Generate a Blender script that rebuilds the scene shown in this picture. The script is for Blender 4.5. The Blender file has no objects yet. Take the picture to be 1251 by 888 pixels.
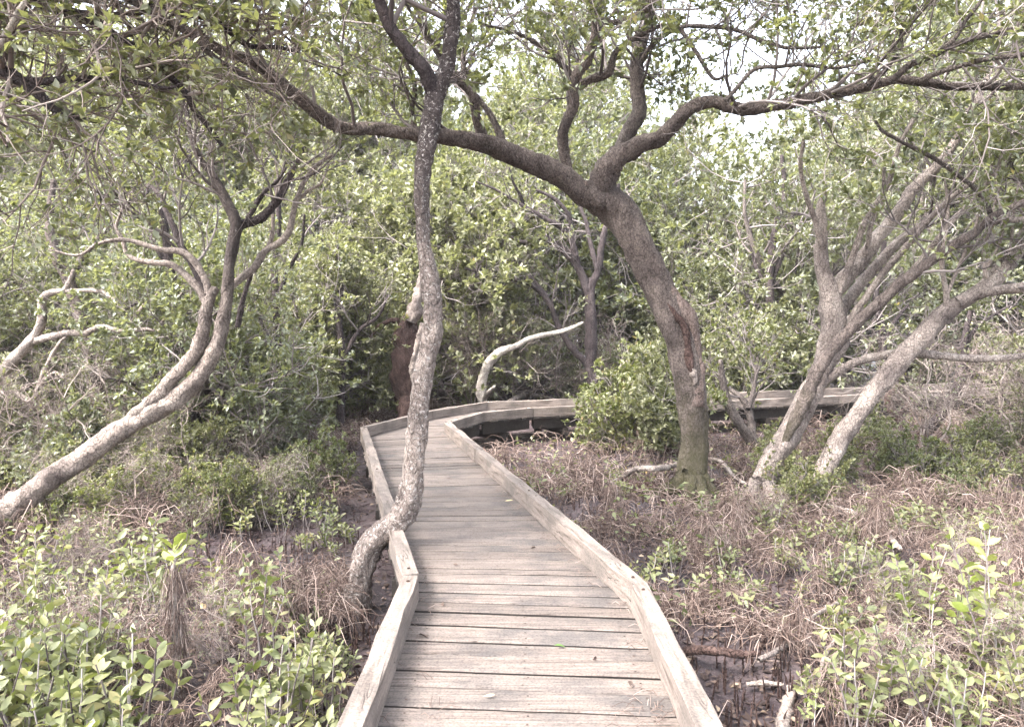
import bpy, math, random
import numpy as np
from mathutils import Vector

random.seed(11)
rng = np.random.default_rng(11)
S = bpy.context.scene
COL = S.collection
R = math.radians

# ------------------------------------------------------------------ camera model
FPX, CX, CY, HOR = 900.0, 625.5, 444.0, 390.0
CAMZ = 2.05
DECK = 0.45
PITCH = math.atan((CY - HOR) / FPX)
cP, sP = math.cos(PITCH), math.sin(PITCH)


def ray(px, py):
    x = (px - CX) / FPX
    y = -(py - CY) / FPX
    return (x, cP + y * sP, -sP + y * cP)


def P(px, py, d):
    r = ray(px, py)
    t = d / r[1]
    return np.array((r[0] * t, d, CAMZ + r[2] * t))


def G(px, py, z=0.0):
    r = ray(px, py)
    t = (z - CAMZ) / r[2]
    return np.array((r[0] * t, r[1] * t, z))


# ------------------------------------------------------------------ scene helpers
def empty(name, loc, label=None, cat=None, group=None, rz=0.0):
    o = bpy.data.objects.new(name, None)
    o.empty_display_size = 0.2
    COL.objects.link(o)
    o.location = loc
    o.rotation_euler = (0, 0, rz)
    tag(o, label, cat, group)
    return o


def tag(o, label=None, cat=None, group=None, kind=None):
    if label: o['label'] = label
    if cat: o['category'] = cat
    if group: o['group'] = group
    if kind: o['kind'] = kind
    return o


class Geo:
    """collects vertices and polygons (grouped by polygon size) with a material slot each"""
    def __init__(self):
        self.v, self.f, self.n = [], [], 0

    def add(self, V, faces, slot=0):
        V = np.asarray(V, float).reshape(-1, 3)
        for f in faces:
            f = np.asarray(f, np.int64)
            if f.size:
                self.f.append((f + self.n, slot))
        self.v.append(V)
        self.n += len(V)

    def build(self, name, mats, parent=None, smooth=True, origin=None):
        me = bpy.data.meshes.new(name)
        V = np.concatenate(self.v) if self.v else np.zeros((0, 3))
        if origin is not None:
            V = V - np.asarray(origin)
        idx, starts, mi = [], [], []
        s = 0
        for f, slot in self.f:
            k = f.shape[1]
            idx.append(f.ravel())
            starts.append(s + np.arange(len(f)) * k)
            mi.append(np.full(len(f), slot, np.int32))
            s += f.size
        idx = np.concatenate(idx); starts = np.concatenate(starts); mi = np.concatenate(mi)
        me.vertices.add(len(V)); me.vertices.foreach_set('co', V.astype(np.float32).ravel())
        me.loops.add(len(idx)); me.loops.foreach_set('vertex_index', idx.astype(np.int32))
        me.polygons.add(len(starts)); me.polygons.foreach_set('loop_start', starts.astype(np.int32))
        me.polygons.foreach_set('material_index', mi)
        me.polygons.foreach_set('use_smooth', np.full(len(starts), smooth, bool))
        for m in (mats if isinstance(mats, (list, tuple)) else [mats]):
            me.materials.append(m)
        me.update(calc_edges=True)
        o = bpy.data.objects.new(name, me)
        COL.objects.link(o)
        if parent is not None:
            o.parent = parent
        return o


def tubes(geo, polys, slot=0):
    """polys: list of (pts (n,3), radii (n,), sides); swept with transported frames, in batches"""
    groups = {}
    for p, r, s in polys:
        groups.setdefault((len(p), s), []).append((p, r))
    for (n, s), lst in groups.items():
        pts = np.array([np.asarray(a, float) for a, _ in lst])
        rad = np.array([np.asarray(b, float) for _, b in lst])
        B = len(lst)
        tan = np.gradient(pts, axis=1)
        tan /= np.linalg.norm(tan, axis=2, keepdims=True) + 1e-12
        t0 = tan[:, 0]
        ref = np.where(np.abs(t0[:, 2:3]) < 0.8, np.array([[0, 0, 1.0]]), np.array([[1.0, 0, 0]]))
        u = np.cross(t0, ref); u /= np.linalg.norm(u, axis=1, keepdims=True)
        ang = np.arange(s) * 2 * math.pi / s
        ca, sa = np.cos(ang), np.sin(ang)
        V = np.empty((B, n, s, 3))
        for i in range(n):
            t = tan[:, i]
            u = u - (u * t).sum(1, keepdims=True) * t
            u /= np.linalg.norm(u, axis=1, keepdims=True) + 1e-12
            w = np.cross(t, u)
            rr = rad[:, i] if rad.ndim == 2 else rad[:, i, :]
            if rad.ndim == 2:
                V[:, i] = pts[:, i, None] + rr[:, None, None] * (ca[None, :, None] * u[:, None] + sa[None, :, None] * w[:, None])
            else:
                V[:, i] = pts[:, i, None] + rr[:, :, None] * (ca[None, :, None] * u[:, None] + sa[None, :, None] * w[:, None])
        a = np.arange(s); b = (a + 1) % s
        q = np.stack([np.stack([i * s + a, i * s + b, (i + 1) * s + b, (i + 1) * s + a], 1) for i in range(n - 1)]).reshape(-1, 4)
        off = (np.arange(B) * n * s)[:, None, None]
        geo.add(V.reshape(-1, 3), [(q[None] + off).reshape(-1, 4)], slot)


def spline(pts, rad, step):
    """Catmull-Rom resample of a traced centre line"""
    pts = np.asarray(pts, float); rad = np.asarray(rad, float)
    p = np.vstack([2 * pts[0] - pts[1], pts, 2 * pts[-1] - pts[-2]])
    r = np.concatenate([[rad[0]], rad, [rad[-1]]])
    op, orr = [], []
    for i in range(1, len(p) - 2):
        L = np.linalg.norm(p[i + 1] - p[i])
        k = max(1, int(round(L / step)))
        t = np.arange(k) / k
        T = t[:, None]
        op.append(0.5 * (2 * p[i] + (p[i + 1] - p[i - 1]) * T + (2 * p[i - 1] - 5 * p[i] + 4 * p[i + 1] - p[i + 2]) * T ** 2
                         + (3 * p[i] - p[i - 1] - 3 * p[i + 1] + p[i + 2]) * T ** 3))
        orr.append(r[i] + (r[i + 1] - r[i]) * t)
    op.append(pts[-1:]); orr.append(rad[-1:])
    return np.concatenate(op), np.concatenate(orr)


def bark_tube(geo, pts, rad, slot=0, sides=14, step=None, lump=0.12, taper_end=True, wander=0.0, knots=True):
    """trunk or limb: resampled, with lumps, flutes and an uneven outline"""
    step = step or max(0.02, float(np.mean(rad)) * 0.55)
    p, r = spline(pts, rad, step)
    n = len(p)
    if wander:
        k = np.arange(n)
        for ax in range(3):
            p[:, ax] += wander * np.sin(k * step * random.uniform(3, 7) + random.uniform(0, 6)) * np.minimum(1, k / 6.0)
    if taper_end:
        p = np.vstack([p, p[-1] + (p[-1] - p[-2]) * 0.4]); r = np.concatenate([r, [r[-1] * 0.08]])
        n += 1
    a = np.arange(sides) * 2 * math.pi / sides
    k = np.arange(n) * step / max(0.03, float(np.mean(rad)))
    m = np.ones((n, sides))
    for _ in range(5):
        f1 = random.choice([1, 2, 2, 3, 3, 4]); f2 = random.uniform(0.25, 1.5)
        m += lump * 0.42 * np.sin(f1 * a[None] + random.uniform(-.5, .5) * k[:, None] + random.uniform(0, 6)) * np.sin(f2 * k[:, None] + random.uniform(0, 6))
    m += lump * 0.42 * rng.standard_normal((n, sides))
    if knots:
        for _ in range(max(1, n // 26)):
            i0 = random.uniform(2, max(3, n - 3)); j0 = random.uniform(0, sides)
            dj = np.abs((np.arange(sides) - j0 + sides / 2) % sides - sides / 2)
            m += random.uniform(.12, .34) * np.exp(-((np.arange(n)[:, None] - i0) / 2.0) ** 2 - (dj[None] / 1.7) ** 2)
    tubes(geo, [(p, r[:, None] * m, sides)], slot)
    return p, r


# ------------------------------------------------------------------ noise
_ph = rng.uniform(0, 6.28, (40, 3)); _dr = rng.uniform(0, 6.28, 40)


def fbm(x, y, f=1.0, seed=0, octv=4):
    out = 0; amp = 1.0; tot = 0
    for o in range(octv):
        s = 0
        for k in range(3):
            i = (seed * 7 + o * 3 + k) % 40
            c, d = math.cos(_dr[i]), math.sin(_dr[i])
            s = s + np.sin((x * c + y * d) * f * (1 + .17 * k) + _ph[i, 0] + 1.3 * np.sin((x * d - y * c) * f * .63 + _ph[i, 1]))
        out = out + amp * s / 3; tot += amp
        amp *= .5; f *= 2.03
    return out / tot


# boardwalk edge lines (outer kerb faces), left and right, from near to far
EL = [(-.63, -1.6), (-.63, 4.12), (-2.06, 9.9), (-1.36, 11.75), (-.5, 13.0), (1.25, 13.6), (3.7, 14.3), (8.0, 16.0), (13.0, 18.2), (18, 20.6)]
ER = [(.76, -1.6), (.76, 4.0), (-.86, 10.35), (-.44, 11.45), (.35, 12.05), (1.5, 12.45), (3.95, 13.1), (8.5, 14.8), (13.6, 17.0), (18.6, 19.4)]
CEN = [((a[0] + b[0]) / 2, (a[1] + b[1]) / 2) for a, b in zip(EL, ER)]


def walk_dist(x, y):
    x = np.asarray(x, float); y = np.asarray(y, float)
    best = np.full(np.broadcast(x, y).shape, 1e9)
    for (ax, ay), (bx, by) in zip(CEN[:-1], CEN[1:]):
        dx, dy = bx - ax, by - ay
        t = np.clip(((x - ax) * dx + (y - ay) * dy) / (dx * dx + dy * dy), 0, 1)
        best = np.minimum(best, np.hypot(x - ax - t * dx, y - ay - t * dy))
    return best


# mud patches left bare: pixel ellipses on the ground plane -> world ellipses
MUD = []
for px, py, rx, ry in [(330, 665, 130, 40), (900, 850, 95, 50), (800, 720, 80, 26), (445, 780, 40, 120), (960, 770, 50, 22), (90, 650, 70, 22), (430, 640, 40, 60), (770, 690, 70, 26), (1110, 845, 110, 26), (690, 640, 40, 18), (1010, 700, 50, 14), (240, 760, 60, 20)]:
    c = G(px, py); e = G(px + rx, py); n_ = G(px, py - ry)
    MUD.append((c[0], c[1], abs(e[0] - c[0]), abs(n_[1] - c[1])))


def bare(x, y):
    b = 0
    for cx, cy, rx, ry in MUD:
        b = np.maximum(b, np.exp(-(((x - cx) / rx) ** 2 + ((y - cy) / ry) ** 2)))
    return b


def gz(x, y):
    x = np.asarray(x, float); y = np.asarray(y, float)
    h = .035 * fbm(x, y, 1.1, 0) + .02 * fbm(x, y, 5.0, 1)
    hum = np.clip(fbm(x, y, 1.9, 2) - .05, 0, 1) * .38
    w = np.clip((walk_dist(x, y) - .7) / .6, 0, 1)
    fade = np.clip((30 - np.hypot(x, y)) / 10, 0, 1)
    return h * (.3 + .7 * fade) + hum * w * (1 - bare(x, y)) * fade - .03 * bare(x, y)


# ------------------------------------------------------------------ materials
def nodemat(name):
    m = bpy.data.materials.new(name); m.use_nodes = True
    nt = m.node_tree; nt.nodes.clear()
    out = nt.nodes.new('ShaderNodeOutputMaterial')
    bs = nt.nodes.new('ShaderNodeBsdfPrincipled')
    nt.links.new(bs.outputs[0], out.inputs[0])
    return m, nt, bs, out


def N(nt, typ, **kw):
    n = nt.nodes.new(typ)
    for k, v in kw.items():
        if k.startswith('i_'):
            key = k[2:]
            n.inputs[int(key) if key.isdigit() else key.replace('_', ' ')].default_value = v
        else:
            setattr(n, k, v)
    return n


def ramp(nt, fac, stops, interp='LINEAR'):
    r = nt.nodes.new('ShaderNodeValToRGB')
    r.color_ramp.interpolation = interp
    e = r.color_ramp.elements
    while len(e) < len(stops): e.new(.5)
    for el, (p, c) in zip(e, stops):
        el.position = p
        el.color = (c[0], c[1], c[2], 1) if not isinstance(c, (int, float)) else (c, c, c, 1)
    nt.links.new(fac, r.inputs[0])
    return r


def mixc(nt, fac, a, b, mode='MIX'):
    m = nt.nodes.new('ShaderNodeMix'); m.data_type = 'RGBA'; m.blend_type = mode
    for sock, val in ((m.inputs[0], fac), (m.inputs[6], a), (m.inputs[7], b)):
        if hasattr(val, 'is_output') or isinstance(val, bpy.types.NodeSocket): nt.links.new(val, sock)
        elif isinstance(val, (int, float)): sock.default_value = val
        else: sock.default_value = (*val, 1)
    return m.outputs[2]


def leaf_mat(name, stops, under, trans=(.16, .2, .05), tf=.28, rough=.42):
    m, nt, bs, out = nodemat(name)
    g = N(nt, 'ShaderNodeNewGeometry')
    c = ramp(nt, g.outputs['Random Per Island'], stops)
    ncl = N(nt, 'ShaderNodeTexNoise', i_Scale=1.6, i_Detail=2.0)
    tc = N(nt, 'ShaderNodeTexCoord'); nt.links.new(tc.outputs['Object'], ncl.inputs[0])
    tint = ramp(nt, ncl.outputs[0], [(.35, (.78, .82, .85)), (.65, (1.2, 1.15, 1.0))])
    top = mixc(nt, 1.0, c.outputs[0], tint.outputs[0], 'MULTIPLY')
    und = mixc(nt, .35, under, top)
    oi = N(nt, 'ShaderNodeObjectInfo')
    nm = N(nt, 'ShaderNodeTexNoise', i_Scale=75.0, i_Detail=2.0); nt.links.new(tc.outputs['Object'], nm.inputs[0])
    top = mixc(nt, 1.0, top, ramp(nt, nm.outputs[0], [(.3, (.72, .7, .62)), (.5, (1, 1, 1)), (.7, (1.15, 1.15, 1.1))]).outputs[0], 'MULTIPLY')
    col = mixc(nt, g.outputs['Backfacing'], top, und)
    col = mixc(nt, 1.0, col, ramp(nt, oi.outputs['Random'], [(0, (.8, .84, .82)), (.5, (1.05, 1.03, 1.0)), (1, (1.25, 1.18, .98))]).outputs[0], 'MULTIPLY')
    nt.links.new(col, bs.inputs['Base Color'])
    bs.inputs['Roughness'].default_value = rough
    bs.inputs['Specular IOR Level'].default_value = .6
    tr = N(nt, 'ShaderNodeBsdfTranslucent'); tr.inputs[0].default_value = (*trans, 1)
    mx = N(nt, 'ShaderNodeMixShader'); mx.inputs[0].default_value = tf
    nt.links.new(bs.outputs[0], mx.inputs[1]); nt.links.new(tr.outputs[0], mx.inputs[2])
    nt.links.new(mx.outputs[0], out.inputs[0])
    return m


def bark_mat(name, dark, mid, light, speck=None, speck_amt=.62, moss=None, moss_h=1.2, bump=.6, scale=1.0, stretch=.6, upper=None):
    m, nt, bs, out = nodemat(name)
    tc = N(nt, 'ShaderNodeTexCoord')
    mp = N(nt, 'ShaderNodeMapping'); mp.inputs['Scale'].default_value = (1, 1, stretch)
    nt.links.new(tc.outputs['Object'], mp.inputs[0])
    n1 = N(nt, 'ShaderNodeTexNoise', i_Scale=9 * scale, i_Detail=6.0, i_Roughness=.65)
    n2 = N(nt, 'ShaderNodeTexNoise', i_Scale=70 * scale, i_Detail=4.0, i_Roughness=.7)
    n3 = N(nt, 'ShaderNodeTexNoise', i_Scale=2.2 * scale, i_Detail=3.0)
    nt.links.new(mp.outputs[0], n1.inputs[0]); nt.links.new(mp.outputs[0], n2.inputs[0]); nt.links.new(tc.outputs['Object'], n3.inputs[0])
    c = ramp(nt, n1.outputs[0], [(.32, dark), (.5, mid), (.68, light)]).outputs[0]
    c = mixc(nt, .45, c, ramp(nt, n2.outputs[0], [(.38, [k * .5 for k in dark]), (.6, [k * 1.15 for k in light])]).outputs[0])
    c = mixc(nt, 1.0, c, ramp(nt, n3.outputs[0], [(.33, (.58, .56, .57)), (.5, (1, .98, .97)), (.67, (1.35, 1.33, 1.3))]).outputs[0], 'MULTIPLY')
    vr = N(nt, 'ShaderNodeTexVoronoi', feature='DISTANCE_TO_EDGE', i_Scale=24 * scale)
    wp = N(nt, 'ShaderNodeVectorMath', operation='MULTIPLY_ADD'); wp.inputs[1].default_value = (.06, .06, .06)
    nt.links.new(n1.outputs['Color'], wp.inputs[0]); nt.links.new(mp.outputs[0], wp.inputs[2]); nt.links.new(wp.outputs[0], vr.inputs[0])
    crk = ramp(nt, vr.outputs[0], [(0.0, .45), (.09, 1.0)])
    c = mixc(nt, .8, c, crk.outputs[0], 'MULTIPLY')
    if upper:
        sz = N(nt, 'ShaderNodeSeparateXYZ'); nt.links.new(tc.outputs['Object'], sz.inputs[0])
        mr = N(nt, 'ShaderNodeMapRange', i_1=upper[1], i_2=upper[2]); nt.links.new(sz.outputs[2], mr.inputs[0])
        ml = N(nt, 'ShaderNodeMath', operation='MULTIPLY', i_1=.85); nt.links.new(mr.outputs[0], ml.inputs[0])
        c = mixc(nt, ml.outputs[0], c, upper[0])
    if speck:
        n4 = N(nt, 'ShaderNodeTexNoise', i_Scale=38 * scale, i_Detail=6.0, i_Roughness=.78, i_Distortion=.8)
        nt.links.new(tc.outputs['Object'], n4.inputs[0])
        f = ramp(nt, n4.outputs[0], [(speck_amt - .03, 0.0), (speck_amt + .03, 1.0)]).outputs[0]
        c = mixc(nt, f, c, speck)
    if moss:
        sx = N(nt, 'ShaderNodeSeparateXYZ'); nt.links.new(tc.outputs['Object'], sx.inputs[0])
        ad = N(nt, 'ShaderNodeMath', operation='MULTIPLY_ADD'); ad.inputs[1].default_value = 1.6; nt.links.new(n1.outputs[0], ad.inputs[0])
        nt.links.new(sx.outputs[2], ad.inputs[2])
        f = ramp(nt, N(nt, 'ShaderNodeMath', operation='DIVIDE', i_1=moss_h + 1.6).outputs[0], [(0.36, .85), (.8, 0.0)])
        dv = f.inputs[0].links[0].from_node; nt.links.new(ad.outputs[0], dv.inputs[0])
        c = mixc(nt, f.outputs[0], c, moss)
    nt.links.new(c, bs.inputs['Base Color'])
    bs.inputs['Roughness'].default_value = .9
    bs.inputs['Specular IOR Level'].default_value = .25
    a0 = N(nt, 'ShaderNodeMath', operation='ADD'); nt.links.new(n1.outputs[0], a0.inputs[0]); nt.links.new(n2.outputs[0], a0.inputs[1])
    ad = N(nt, 'ShaderNodeMath', operation='MULTIPLY_ADD', i_1=.5); nt.links.new(crk.outputs[0], ad.inputs[0]); nt.links.new(a0.outputs[0], ad.inputs[2])
    bp = N(nt, 'ShaderNodeBump', i_Strength=min(1, bump * 1.5), i_Distance=.035); nt.links.new(ad.outputs[0], bp.inputs['Height'])
    nt.links.new(bp.outputs[0], bs.inputs['Normal'])
    return m


def plain_mat(name, stops, rough=.8, island=True, scale=6.0, bump=0.0):
    m, nt, bs, out = nodemat(name)
    if island:
        f = N(nt, 'ShaderNodeNewGeometry').outputs['Random Per Island']
    else:
        tc = N(nt, 'ShaderNodeTexCoord'); n = N(nt, 'ShaderNodeTexNoise', i_Scale=scale, i_Detail=6.0); nt.links.new(tc.outputs['Object'], n.inputs[0]); f = n.outputs[0]
        if bump:
            bp = N(nt, 'ShaderNodeBump', i_Strength=bump, i_Distance=.02); nt.links.new(f, bp.inputs['Height']); nt.links.new(bp.outputs[0], bs.inputs['Normal'])
    nt.links.new(ramp(nt, f, stops).outputs[0], bs.inputs['Base Color'])
    bs.inputs['Roughness'].default_value = rough
    bs.inputs['Specular IOR Level'].default_value = .3
    return m


def timber_mat(name, cols, gray, grain=(2.0, 75, 75), crack=True):
    m, nt, bs, out = nodemat(name)
    tc = N(nt, 'ShaderNodeTexCoord'); g = N(nt, 'ShaderNodeNewGeometry')
    off = N(nt, 'ShaderNodeVectorMath', operation='SCALE'); off.inputs[0].default_value = (7.3, 0, 3.1)
    nt.links.new(g.outputs['Random Per Island'], off.inputs['Scale'])
    ad = N(nt, 'ShaderNodeVectorMath', operation='ADD'); nt.links.new(tc.outputs['Object'], ad.inputs[0]); nt.links.new(off.outputs[0], ad.inputs[1])
    mp = N(nt, 'ShaderNodeMapping'); mp.inputs['Scale'].default_value = grain
    nt.links.new(ad.outputs[0], mp.inputs[0])
    n1 = N(nt, 'ShaderNodeTexNoise', i_Scale=1.0, i_Detail=7.0, i_Roughness=.62, i_Distortion=.5); nt.links.new(mp.outputs[0], n1.inputs[0])
    n2 = N(nt, 'ShaderNodeTexNoise', i_Scale=2.2, i_Detail=7.0, i_Roughness=.68); nt.links.new(ad.outputs[0], n2.inputs[0])
    base = ramp(nt, g.outputs['Random Per Island'], cols).outputs[0]
    c = mixc(nt, 1.0, base, ramp(nt, n1.outputs[0], [(.3, (.45, .42, .4)), (.48, (.95, .94, .93)), (.7, (1.32, 1.3, 1.28))]).outputs[0], 'MULTIPLY')
    c = mixc(nt, ramp(nt, n2.outputs[0], [(.47, 0.0), (.64, .8)]).outputs[0], c, gray)
    n5 = N(nt, 'ShaderNodeTexNoise', i_Scale=90.0, i_Detail=3.0); nt.links.new(ad.outputs[0], n5.inputs[0])
    c = mixc(nt, 1.0, c, ramp(nt, n5.outputs[0], [(.33, (.7, .7, .7)), (.55, (1.05, 1.05, 1.05))]).outputs[0], 'MULTIPLY')
    h = n1.outputs[0]
    if crack:
        mp2 = N(nt, 'ShaderNodeMapping'); mp2.inputs['Scale'].default_value = (grain[0] * .5, grain[1] * .42, grain[2] * .42); nt.links.new(ad.outputs[0], mp2.inputs[0])
        n3 = N(nt, 'ShaderNodeTexNoise', i_Scale=1.0, i_Detail=2.5, i_Roughness=.5); nt.links.new(mp2.outputs[0], n3.inputs[0])
        k = ramp(nt, n3.outputs[0], [(.495, 0.0), (.5, 1.0), (.505, 0.0)])
        n4 = N(nt, 'ShaderNodeTexNoise', i_Scale=2.4, i_Detail=1.0); nt.links.new(ad.outputs[0], n4.inputs[0])
        km = N(nt, 'ShaderNodeMath', operation='MULTIPLY'); nt.links.new(k.outputs[0], km.inputs[0])
        nt.links.new(ramp(nt, n4.outputs[0], [(.5, 0.0), (.6, .9)]).outputs[0], km.inputs[1])
        c = mixc(nt, km.outputs[0], c, (.03, .024, .02))
        sb = N(nt, 'ShaderNodeMath', operation='SUBTRACT'); nt.links.new(h, sb.inputs[0]); nt.links.new(km.outputs[0], sb.inputs[1]); h = sb.outputs[0]
    nt.links.new(c, bs.inputs['Base Color'])
    bs.inputs['Roughness'].default_value = .82; bs.inputs['Specular IOR Level'].default_value = .3
    bp = N(nt, 'ShaderNodeBump', i_Strength=.55, i_Distance=.012); nt.links.new(h, bp.inputs['Height']); nt.links.new(bp.outputs[0], bs.inputs['Normal'])
    return m


def mud_mat():
    m, nt, bs, out = nodemat('wet_mud')
    tc = N(nt, 'ShaderNodeTexCoord')
    n1 = N(nt, 'ShaderNodeTexNoise', i_Scale=1.3, i_Detail=5.0); n2 = N(nt, 'ShaderNodeTexNoise', i_Scale=26.0, i_Detail=7.0, i_Roughness=.7); n3 = N(nt, 'ShaderNodeTexNoise', i_Scale=5.0, i_Detail=5.0)
    for n in (n1, n2, n3): nt.links.new(tc.outputs['Object'], n.inputs[0])
    c = ramp(nt, n1.outputs[0], [(.35, (.034, .026, .03)), (.55, (.06, .045, .047)), (.7, (.095, .075, .074))]).outputs[0]
    c = mixc(nt, 1.0, c, ramp(nt, n2.outputs[0], [(.35, (.5, .48, .5)), (.65, (1.5, 1.42, 1.4))]).outputs[0], 'MULTIPLY')
    nt.links.new(c, bs.inputs['Base Color'])
    nt.links.new(ramp(nt, n3.outputs[0], [(.42, .22), (.6, .75)]).outputs[0], bs.inputs['Roughness'])
    bs.inputs['Specular IOR Level'].default_value = .5
    ad = N(nt, 'ShaderNodeMath', operation='MULTIPLY_ADD', i_1=.5); nt.links.new(n2.outputs[0], ad.inputs[0]); nt.links.new(n3.outputs[0], ad.inputs[2])
    bp = N(nt, 'ShaderNodeBump', i_Strength=.8, i_Distance=.05); nt.links.new(ad.outputs[0], bp.inputs['Height']); nt.links.new(bp.outputs[0], bs.inputs['Normal'])
    return m


M = {}
M['leaf'] = leaf_mat('mangrove_leaf', [(0, (.038, .051, .03)), (.4, (.085, .1, .055)), (.8, (.14, .155, .092)), (.95, (.18, .187, .11)), (1, (.28, .22, .1))], (.27, .28, .21), trans=(.29, .31, .1), tf=.36, rough=.33)
M['leaf_far'] = leaf_mat('mangrove_leaf_far', [(0, (.042, .054, .035)), (.4, (.092, .106, .064)), (.8, (.15, .164, .106)), (.96, (.19, .195, .125)), (1, (.26, .22, .12))], (.28, .29, .22), trans=(.29, .31, .11), tf=.36, rough=.33)
M['leaf_fresh'] = leaf_mat('mangrove_leaf_fresh', [(0, (.052, .066, .03)), (.3, (.096, .112, .052)), (.65, (.155, .168, .085)), (.86, (.21, .205, .115)), (.93, (.24, .17, .09)), (1, (.16, .1, .06))], (.18, .195, .1), trans=(.24, .28, .06), rough=.5)
M['leaf_lime'] = leaf_mat('young_lime_leaf', [(0, (.16, .2, .04)), (.5, (.24, .28, .07)), (1, (.32, .33, .12))], (.28, .3, .16), trans=(.3, .36, .07))
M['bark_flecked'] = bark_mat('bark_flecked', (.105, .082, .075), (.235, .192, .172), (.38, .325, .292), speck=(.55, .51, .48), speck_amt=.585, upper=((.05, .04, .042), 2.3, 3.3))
M['bark_brown'] = bark_mat('bark_brown', (.055, .043, .042), (.135, .109, .1), (.24, .2, .182), speck=(.36, .32, .295), speck_amt=.64, moss=(.075, .07, .034), moss_h=1.1)
M['bark_grey'] = bark_mat('bark_grey', (.06, .048, .047), (.135, .113, .105), (.22, .19, .175), speck=(.34, .31, .29), speck_amt=.68)
M['bark_pink'] = bark_mat('bark_pink', (.155, .123, .112), (.33, .277, .25), (.5, .44, .4), speck=(.46, .42, .39), speck_amt=.66)
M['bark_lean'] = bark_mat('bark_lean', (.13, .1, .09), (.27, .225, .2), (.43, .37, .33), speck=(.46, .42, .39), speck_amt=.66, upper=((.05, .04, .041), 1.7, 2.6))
M['bark_dark'] = bark_mat('bark_dark', (.028, .022, .025), (.06, .047, .05), (.12, .098, .098), speck=(.22, .19, .18), speck_amt=.7)
M['twig'] = plain_mat('twig_bark', [(0, (.07, .056, .056)), (.5, (.17, .145, .14)), (1, (.36, .32, .31))], .9)
M['bare_twig'] = plain_mat('bare_twig_bark', [(0, (.09, .068, .062)), (.5, (.2, .16, .143)), (1, (.38, .325, .295))], .9)
M['dead_wood'] = bark_mat('dead_wood', (.17, .138, .126), (.28, .235, .212), (.4, .35, .315), bump=.4)
M['dead_pale'] = bark_mat('bleached_wood', (.36, .32, .28), (.54, .49, .44), (.64, .59, .53), bump=.4)
M['red_wood'] = bark_mat('torn_red_wood', (.11, .072, .062), (.22, .16, .14), (.36, .29, .26), bump=.9)
M['rot'] = bark_mat('rotten_brown_wood', (.04, .023, .021), (.085, .05, .045), (.16, .108, .095), bump=.9)
M['dry'] = plain_mat('dry_strands', [(0, (.05, .031, .027)), (.35, (.12, .083, .07)), (.75, (.225, .165, .14)), (1, (.42, .34, .3))], .85)
M['litter'] = plain_mat('fallen_leaves_dry', [(0, (.035, .024, .022)), (.5, (.075, .053, .045)), (.88, (.14, .1, .08)), (1, (.28, .22, .16))], .7)
M['mud'] = mud_mat()
M['iron'] = plain_mat('rusty_iron', [(0, (.03, .022, .018)), (1, (.07, .045, .035))], .6)
M['deck'] = timber_mat('weathered_deck', [(0, (.13, .108, .096)), (.3, (.172, .143, .128)), (.55, (.196, .164, .146)), (.8, (.148, .124, .111)), (1, (.182, .153, .137))], (.082, .075, .073))
M['kerb'] = timber_mat('weathered_kerb', [(0, (.165, .138, .122)), (.5, (.205, .172, .153)), (1, (.24, .202, .18))], (.115, .1, .09), grain=(30, 3, 30))
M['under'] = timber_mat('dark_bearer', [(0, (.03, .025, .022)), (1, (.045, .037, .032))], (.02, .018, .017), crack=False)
M['yellow_leaf'] = plain_mat('yellow_leaf', [(0, (.5, .4, .16)), (1, (.6, .52, .3))], .5)
M['green_leaf'] = plain_mat('green_leaf', [(0, (.07, .13, .03)), (1, (.1, .16, .05))], .5)


# ------------------------------------------------------------------ leaves
def leaves(geo, pos, dirn, ln, wr=.42, lod=0, slot=0, droop=.12):
    if lod == 0: wr = wr * 1.15
    pos = np.asarray(pos); n = len(pos)
    if n == 0: return
    d = dirn / (np.linalg.norm(dirn, axis=1, keepdims=True) + 1e-9)
    up = np.tile(np.array([[0, 0, 1.0]]), (n, 1)) + rng.normal(0, .55, (n, 3))
    s = np.cross(d, up); s /= np.linalg.norm(s, axis=1, keepdims=True) + 1e-9
    u = np.cross(s, d)
    L = np.asarray(ln)[:, None]; W = L * wr * rng.uniform(.8, 1.2, (n, 1)) * .5
    fold = rng.uniform(.1, .5, (n, 1))
    if lod == 0:
        b = pos; t = pos + d * L - u * L * droop
        m = pos + d * L * .48
        l = m + s * W + u * W * fold; r = m - s * W + u * W * fold
        V = np.stack([b, l, t, r], 1).reshape(-1, 3)
        o = (np.arange(n) * 4)[:, None]
        geo.add(V, [np.concatenate([o + np.array([[0, 2, 1]]), o + np.array([[0, 3, 2]])])], slot)
    else:
        dr = rng.uniform(-.1, .3, (n, 1)) * L
        def at(t, w, f):
            return pos + d * L * t - u * dr * t * t + s * W * w + u * W * fold * f
        V = np.stack([at(0, 0, 0), at(.1, .1, 0), at(.38, .92, .9), at(.68, .86, .85), at(.9, .38, .3), at(1, 0, 0),
                      at(.9, -.38, .3), at(.68, -.86, .85), at(.38, -.92, .9), at(.1, -.1, 0), at(.38, 0, 0), at(.68, 0, 0)], 1).reshape(-1, 3)
        o = (np.arange(n) * 12)[:, None]
        q = [np.array([[1, 10, 2, 2]])]
        tri = np.concatenate([o + np.array([[a, b, c]]) for a, b, c in ((0, 9, 1), (1, 10, 2), (9, 8, 10), (1, 9, 10), (11, 4, 3), (11, 5, 4), (11, 6, 5), (11, 7, 6))])
        qd = np.concatenate([o + np.array([[a, b, c, e]]) for a, b, c, e in ((10, 11, 3, 2), (8, 7, 11, 10))])
        geo.add(V, [tri, qd], slot)


def rv():
    while True:
        v = Vector((random.uniform(-1, 1), random.uniform(-1, 1), random.uniform(-1, 1)))
        if .05 < v.length < 1: return v.normalized()


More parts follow.
